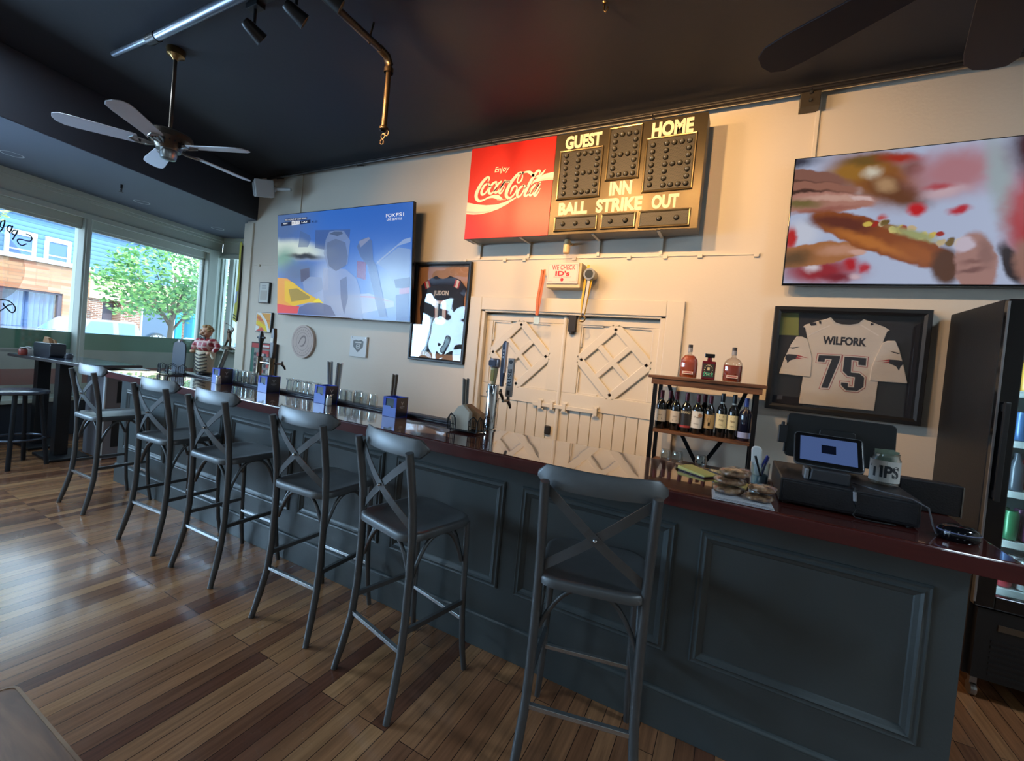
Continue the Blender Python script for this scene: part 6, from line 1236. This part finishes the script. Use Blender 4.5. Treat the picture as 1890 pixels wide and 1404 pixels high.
def round_stool(label, x, y, a):
    t = thing('round_stool', label, 'stool', (x, y, 0), a, 'backless stools at the high table'); dkm = mat('stool_dark', c(30, 34, 40), .4, metal=.3)
    obj('seat', G().lathe([(0, .725), (.19, .725), (.205, .735), (.205, .752), (.195, .760), (0, .758)], n=32), mat('stool_seat', c(60, 66, 78), .25, coat=.3), t, smooth=40)
    for i in range(4):
        q = PI/4+i*PI/2; obj('leg', G().tube([(.14*math.cos(q), .14*math.sin(q), .724), (.185*math.cos(q), .185*math.sin(q), .30), (.215*math.cos(q), .215*math.sin(q), 0)], .019, 10), dkm, t, smooth=60)
    obj('foot_ring', G().tube([(.19*math.cos(2*PI*i/32), .19*math.sin(2*PI*i/32), .28) for i in range(32)], .011, 8, closed=True), mat('ring_steel', c(90, 98, 112), .3, metal=.8), t, smooth=60)
round_stool('dark backless stool at the left picture edge, the nearer of two', -6.28, 1.62, .3)
round_stool('dark backless stool behind the nearer one, left of the high table post', -6.98, 1.30, .1)
t = thing('end_cabinet', 'grey cabinet with two dark openings between the bar and the window', 'cabinet', (-6.30, 2.40, 0))
gc = mat('cabinet_grey', c(118, 116, 122), .5, var=.05)
obj('body', G().bx(-.24, .24, -.20, .20, .004, .995), gc, t, bevel=.004)
obj('opening', G().bx(.238, .243, -.10, .08, .62, .86), black_matte, t); obj('opening', G().bx(.238, .243, -.13, .05, .13, .50), black_matte, t)
obj('corner_trim', G().bx(.205, .248, -.212, -.20, .0, .998), mat('trim_pale', c(206, 212, 216), .4), t)
t = thing('corner_table', 'brown wooden table top corner at the bottom left', 'table', (-.80, -.10, 0))
obj('table_top', G().prism(rrect(-.481, .45, -.4, .449, .02), .728, .762).xf(Matrix(((1,0,0,0),(0,0,1,0),(0,1,0,0),(0,0,0,1)))), table_wood, t)
obj('edge_band', G().sweep([(x, y, .746) for x, y in rrect(-.482, .451, -.401, .45, .02)], [(-.002, -.0175), (.0035, -.0175), (.0035, .0172), (-.002, .0172)], closed=True), table_edge, t)
obj('pedestal', G().bx(-.05, .05, -.05, .05, .03, .728).bx(-.28, .28, -.28, .28, 0, .03), black_satin, t)

# ------------------------------------------------------------------ the street outside (shopfront frame: x along the front, y outwards)
asph = mat('asphalt', c(108, 112, 118), .85, bump=.3, bscale=40, var=.1); conc = mat('concrete', c(176, 174, 168), .8, bump=.2, bscale=30, var=.06)
struct('ground_pavement', G().bx(-26, 40, .25, 3.1, -.4, -.12), conc, **FWK)
struct('ground_street', G().bx(-26, 40, 3.1, 12.2, -.5, -.26), asph, **FWK)
struct('ground_far_pavement', G().bx(-26, 40, 12.2, 40, -.5, -.12), conc, **FWK)
def out(name, label, cat, x, y, z=-.12, rz=0, group=None):
    return thing(name, label, cat, FW(x, y, z), WA+rz, group)
def brick(name, a, b, mo, sc=1., w=.22, h=.075, ms=.012):
    m, nt, p, tc = nodes_mat(name, .85); mp = mapping(nt, tc, rot=(PI/2, 0, 0)); k = nt.nodes.new('ShaderNodeTexBrick')
    k.inputs['Color1'].default_value = a; k.inputs['Color2'].default_value = b; k.inputs['Mortar'].default_value = mo; k.inputs['Scale'].default_value = sc; k.inputs['Brick Width'].default_value = w; k.inputs['Row Height'].default_value = h; k.inputs['Mortar Size'].default_value = ms
    nt.links.new(mp.outputs[0], k.inputs['Vector']); nt.links.new(k.outputs[0], p.inputs['Base Color']); return m
stone = brick('tan_stone', c(194, 158, 126), c(168, 112, 86), c(150, 126, 106), 1, .75, .12, .01)
redbrick = brick('red_brick', c(150, 70, 56), c(128, 58, 48), c(186, 170, 156))
dkbrick = brick('storefront_brick', c(150, 104, 84), c(120, 84, 70), c(176, 164, 150))
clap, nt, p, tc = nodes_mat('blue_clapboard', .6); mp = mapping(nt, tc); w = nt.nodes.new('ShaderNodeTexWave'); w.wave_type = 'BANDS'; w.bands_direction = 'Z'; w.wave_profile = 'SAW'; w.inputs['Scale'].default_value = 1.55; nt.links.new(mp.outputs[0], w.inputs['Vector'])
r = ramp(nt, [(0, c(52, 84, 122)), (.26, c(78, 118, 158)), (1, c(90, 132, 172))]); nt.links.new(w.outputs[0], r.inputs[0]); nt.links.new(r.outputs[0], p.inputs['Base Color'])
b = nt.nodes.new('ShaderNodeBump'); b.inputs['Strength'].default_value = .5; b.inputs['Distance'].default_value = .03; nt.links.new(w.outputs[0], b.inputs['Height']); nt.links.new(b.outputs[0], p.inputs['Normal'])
shop_glass = mat('shop_glass', c(70, 92, 116), .08, coat=.3); win_blue = mat('window_blue', c(74, 104, 164), .12); white_ext = mat('exterior_white', c(190, 202, 204), .6); curtain = mat('blue_curtain', c(110, 140, 190), .8); dkframe = mat('dark_frame', c(86, 80, 92), .5)
# tan stone shop with curtained window
t = out('stone_shop', 'tan stone fronted shop with blue curtained window across the street', 'building', 0, 14)
obj('wall', G().bx(-14, 2.55, 0, 4, 0, 3.5).bx(6.1, 6.9, 0, 4, 0, 3.5).bx(2.55, 6.1, 0, 4, 2.45, 3.5).bx(2.55, 6.1, 0, 4, 0, .45).bx(2.55, 6.1, 1.2, 4, .45, 2.45), stone, t)
obj('coping', G().bx(-14.1, 7.0, -.12, 4.1, 3.5, 3.66), white_ext, t)
wf = obj('shop_window', G().bx(2.55, 6.1, .05, .14, 2.38, 2.47).bx(2.55, 6.1, .05, .14, .42, .52).bx(2.55, 2.65, .05, .14, .5, 2.4).bx(4.30, 4.42, .05, .14, .5, 2.4).bx(5.98, 6.1, .05, .14, .5, 2.4), dkframe, t)
obj('pane', G().bx(2.6, 6.05, .12, .13, .5, 2.4), thin_glass, wf)
g = G(); N = 120; vs = []
for i in range(N+1):
    x = 2.6+3.45*i/N; y = .45+.07*math.sin(i*1.25)+.03*math.sin(i*.47); vs += [(x, y, .5), (x, y, 2.40)]
g.add(vs, [(2*i, 2*i+2, 2*i+3, 2*i+1) for i in range(N)]); obj('curtain', g, curtain, wf, smooth=80)
# blue clapboard house rising behind
t = out('clapboard_house', 'blue clapboard upper house with two small white framed windows', 'building', 0, 18.2)
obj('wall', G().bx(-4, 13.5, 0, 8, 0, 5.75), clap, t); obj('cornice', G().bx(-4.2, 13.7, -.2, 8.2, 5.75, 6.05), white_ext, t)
for a, b_ in ((6.62, 7.36), (7.92, 8.60)):
    f = obj('window', G().bx(a-.14, a, -.06, 0, 3.6, 5.02).bx(b_, b_+.14, -.06, 0, 3.6, 5.02).bx(a-.14, b_+.14, -.07, 0, 4.86, 5.06).bx(a-.14, b_+.14, -.08, 0, 3.55, 3.66).bx(a, b_, -.04, 0, 4.22, 4.28), white_ext, t); obj('pane', G().bx(a, b_, -.02, -.005, 3.66, 4.86), win_blue, f)
t = out('brick_street_building', 'red brick building rising behind the blue clapboard house', 'building', 0, 26.6)
obj('wall', G().bx(4, 18, 0, 8, 0, 10.5), redbrick, t)
for a in (10.2, 12.6): f = obj('window', G().bx(a-.5, a+.5, -.06, 0, 7.4, 9.4), mat('teal_shutter', c(70, 130, 150), .5), t); obj('pane', G().bx(a-.28, a+.28, -.08, -.05, 7.5, 9.3), win_blue, f)
# brick storefront with pale fascia
t = out('brick_storefront', 'brown brick storefront with pale fascia and teal door panels, behind the street tree', 'building', 0, 14.1)
obj('wall', G().bx(6.95, 7.5, 0, 4, 0, 2.45).bx(8.2, 9.0, .0, 4, 0, 2.45).bx(7.5, 8.2, .5, 4, 0, 2.45).bx(9.0, 16.0, .5, 4, 0, 2.45), dkbrick, t)
obj('fascia', G().bx(6.95, 16.0, -.15, 4, 2.45, 3.45), mat('tan_fascia', c(232, 206, 172), .7, var=.08), t)
obj('entry_door', G().bx(7.55, 8.15, .42, .5, 0, 2.3), dkframe, t)
for a, b_ in ((9.05, 10.6), (11.9, 13.3), (14.2, 15.8)):
    f = obj('shop_window', G().bx(a, b_, .0, .5, .3, .4).bx(a, b_, .0, .5, 2.35, 2.45).bx(a, a+.06, 0, .5, .3, 2.4).bx(b_-.06, b_, 0, .5, .3, 2.4), white_ext, t); obj('pane', G().bx(a, b_, .08, .1, .4, 2.35), shop_glass, f)
for a in (10.65, 11.5): obj('teal_panel', G().bx(a, a+.3, -.02, .5, 0, 2.4), mat('teal_panel', c(40, 150, 190), .5), t)
s = obj('arched_sign', G().prism([(9.15+1.3*i/16, .75+.45*math.sin(PI*i/16)) for i in range(17)], -.04, .0), mat('sign_dark', c(60, 66, 72), .5), t)
g = G(); kk = len(g.v); g.text('COLLABORATIVE', -1, 1, 0, .15, 0, bold=.02); g.v = [(9.8+.52*math.sin(v[0]*1.15)*(1+v[2]*.4), -.046, .66+(.30+v[2])*math.cos(v[0]*1.0)) for v in g.v]; g.text('LAB', 9.67, 9.93, .79, .89, -.046, bold=.02); obj('sign_lettering', g, white_ext, s)
t = out('pale_building', 'pale sunlit building seen through the narrow side sashes', 'building', 0, 14.3)
obj('wall', G().bx(16.1, 34, 0, 5, 2.2, 4.2).bx(16.1, 34, .4, 5, 0, 2.2), white_ext, t)
obj('brick_band', G().bx(16.1, 34, -.06, .0, 2.0, 2.35), redbrick, t)
for i in range(6): obj('shop_window', G().bx(16.4+2.8*i, 18.6+2.8*i, .35, .4, .35, 2.0), mat('pale_shop_glass', c(130, 170, 190), .15), t)
t = out('utility_pole', 'grey street pole standing before the brick storefront', 'pole', 5.9, 12.6)
obj('pole', G().cyl((0, 0, 0), (0, 0, 3.4), .09, .07), mat('pole_grey', c(120, 122, 118), .6), t)
# cars
def car(label, x, y, paint, kind, rz=0.):
    t = out('car' if kind == 'sedan' else 'pickup_truck', label, 'car' if kind == 'sedan' else 'truck', x, y, -.26, rz); L = 2.35 if kind == 'sedan' else 2.8
    gl = mat('car_glass', c(96, 140, 186), .06, coat=.5); dk_ = mat('car_trim', c(34, 36, 40), .5)
    if kind == 'sedan': prof = [(-L, .42), (-L+.04, .72), (-L+.25, .86), (-1.05, .98), (1.55, .98), (L-.1, .90), (L, .70), (L, .40), (L-.2, .26), (-L+.2, .26)]; roof = [(-1.15, .98), (-.35, 1.43), (.75, 1.45), (1.65, .99)]
    else: prof = [(-L, .55), (-L+.04, .95), (-L+.2, 1.12), (-1.1, 1.18), (2.7, 1.16), (L, 1.1), (L, .6), (L-.1, .45), (-L+.2, .45)]; roof = [(-1.15, 1.17), (-.55, 1.74), (.85, 1.76), (1.05, 1.17)]
    obj('body', G().prism(prof, -.88, .88), paint, t, bevel=.09, seg=4)
    k = len(roof); vs = [(px, s*(.80 if pz < 1.2 else .64), pz) for s in (-1, 1) for px, pz in roof]
    cabin = obj('cabin', G().add(vs, [tuple(range(k)), tuple(range(2*k-1, k-1, -1))]+[(i, k+i, k+(i+1) % k, (i+1) % k) for i in range(k)]), paint, t, bevel=.05, seg=3)
    def panel(P, e=.012):
        a, b_, q = Vector(P[0]), Vector(P[1]), Vector(P[2]); n = (b_-a).cross(q-a).normalized()
        cen = sum((Vector(v) for v in P), Vector())/len(P)
        if n.dot(cen-Vector((cen.x*.6, 0, .9))) < 0: n = -n
        return [tuple(Vector(v).lerp(cen, .12)+n*e) for v in P]
    zb = roof[0][1]; yb_, yt = .80, .64
    for s in (-1, 1):
        P = [(roof[0][0]+.25, s*yb_, zb+.02), (roof[1][0]+.05, s*yt, roof[1][1]-.04), (.18, s*yt, roof[1][1]-.02), (.14, s*yb_, zb+.02)]; obj('side_window', G().add(panel(P), [(0, 1, 2, 3)]), gl, t)
        P = [(.24, s*yb_, zb+.02), (.26, s*yt, roof[1][1]-.02), (roof[2][0]-.03, s*yt, roof[2][1]-.05), (roof[3][0]-.3, s*yb_, zb+.02)]; obj('side_window', G().add(panel(P), [(0, 1, 2, 3)]), gl, t)
        obj('mirror', G().box((roof[0][0]+.35, s*.93, zb+.06), (.14, .18, .12)), paint, t, bevel=.03)
    P = [(roof[0][0], -yb_, zb), (roof[0][0], yb_, zb), (roof[1][0], yt, roof[1][1]), (roof[1][0], -yt, roof[1][1])]; obj('windscreen', G().add(panel(P), [(0, 1, 2, 3)]), gl, t)
    P = [(roof[3][0], -yb_, zb), (roof[3][0], yb_, zb), (roof[2][0], yt, roof[2][1]), (roof[2][0], -yt, roof[2][1])]; obj('rear_window', G().add(panel(P), [(0, 1, 2, 3)]), gl, t)
    rw = .33 if kind == 'sedan' else .38
    for wx_ in (-1.42, 1.42) if kind == 'sedan' else (-1.75, 1.75):
        for s in (-1, 1):
            w_ = obj('wheel', G().lathe([(0, -.10), (rw*.9, -.10), (rw, -.07), (rw, .07), (rw*.9, .10), (0, .10)], n=28).xf(Matrix.Translation((wx_, s*.80, rw)) @ Matrix.Rotation(PI/2, 4, 'X')), dk_, t, smooth=40)
            obj('hub', G().lathe([(0, -.012), (rw*.55, -.01), (rw*.6, 0), (rw*.6, .02)], n=20).xf(Matrix.Translation((wx_, s*.905, rw)) @ Matrix.Rotation(-s*PI/2 if s > 0 else PI/2, 4, 'X')), steel, w_)
    for s in (-1, 1): obj('headlight', G().box((-L+.10, s*.62, prof[1][1]-.02), (.14, .34, .13)), mat('lamp_clear', c(214, 220, 226), .1, coat=.5), t, bevel=.03)
    return t
silver = mat('car_silver', c(112, 122, 136), .2, metal=.3, coat=.8); deep = mat('car_blue_grey', c(86, 112, 150), .18, metal=.3, coat=.8); cwhite = mat('truck_white', c(136, 146, 158), .25, coat=.6)
car('silver car parked outside the left window pane', .15, 5.6, silver, 'sedan')
car('blue grey car parked outside beyond the right window pane', 5.2, 5.4, deep, 'sedan', PI)
car('white pickup truck on the far side of the street', 4.3, 9.6, cwhite, 'pickup')
# trees
def tree(label, x, y, r, h, zc, n, cols, seed, lean=0.):
    random.seed(seed); t = out('street_tree', label, 'tree', x, y)
    bark = mat('bark', c(104, 90, 76), .9, bump=.4)
    obj('trunk', G().tube([(0, 0, 0), (.02, .01, zc*.4), (lean, 0, zc*.7), (lean*1.3, .0, zc+h*.3)], [.07, .055, .045, .02], 10), bark, t, smooth=60)
    tips = []
    for i in range(9):
        a = 2*PI*i/9+random.uniform(-.3, .3); e = random.uniform(-.1, .6); z0 = zc*.62+.12*i*h*.4
        p1 = Vector((r*.85*math.cos(a), r*.85*math.sin(a), zc+h*e)); p0 = Vector((lean*.8, 0, z0))
        obj('branch', G().tube([tuple(p0), tuple(p0.lerp(p1, .5)+Vector((0, 0, .12))), tuple(p1)], [.026, .016, .006], 6), bark, t); tips.append((p0, p1))
    g = G()
    for i in range(n):
        if random.random() < .45:
            p0, p1 = random.choice(tips); q = p0.lerp(p1, random.uniform(.35, 1.08))+Vector((random.gauss(0, .13), random.gauss(0, .13), random.gauss(0, .10)))
        else:
            a = random.uniform(0, 2*PI); e = math.asin(random.uniform(-.75, 1)); rr = random.uniform(.45, 1)**.5
            q = Vector((r*rr*math.cos(a)*math.cos(e), r*rr*math.sin(a)*math.cos(e), zc+h*rr*math.sin(e)))
            if math.sin(q.x*4.3+seed)*math.sin(q.z*5.1)*math.sin(q.y*4.7+1) > .12: continue
        s = random.uniform(.035, .075); u = Vector((random.gauss(0, 1), random.gauss(0, 1), random.gauss(0, .45))).normalized()*s; v = u.cross(Vector((random.gauss(0, 1), random.gauss(0, 1), random.gauss(0, 1)))).normalized()*s*.45
        g.add([q-u, q+v, q+u, q-v], [(0, 1, 2, 3)], random.randrange(len(cols)))
    obj('foliage', g, [mat('leaf_%d_%d_%d' % q, c(*q), .6) for q in cols], t)
tree('young green street tree just outside the right window pane', .98, 2.3, 1.2, .95, 2.42, 5200, [(96, 150, 88), (124, 176, 96), (150, 196, 110), (84, 132, 86)], 3, .05)
tree('pale leafed tree at the top left of the left window pane', -1.35, 4.2, 1.15, .75, 4.0, 2200, [(176, 190, 110), (150, 170, 100), (196, 206, 140)], 9)
tree('street tree seen through the narrow side sashes', 9.5, 9.0, 1.8, 1.6, 4.2, 2600, [(110, 130, 96), (130, 150, 110), (90, 110, 84)], 21)
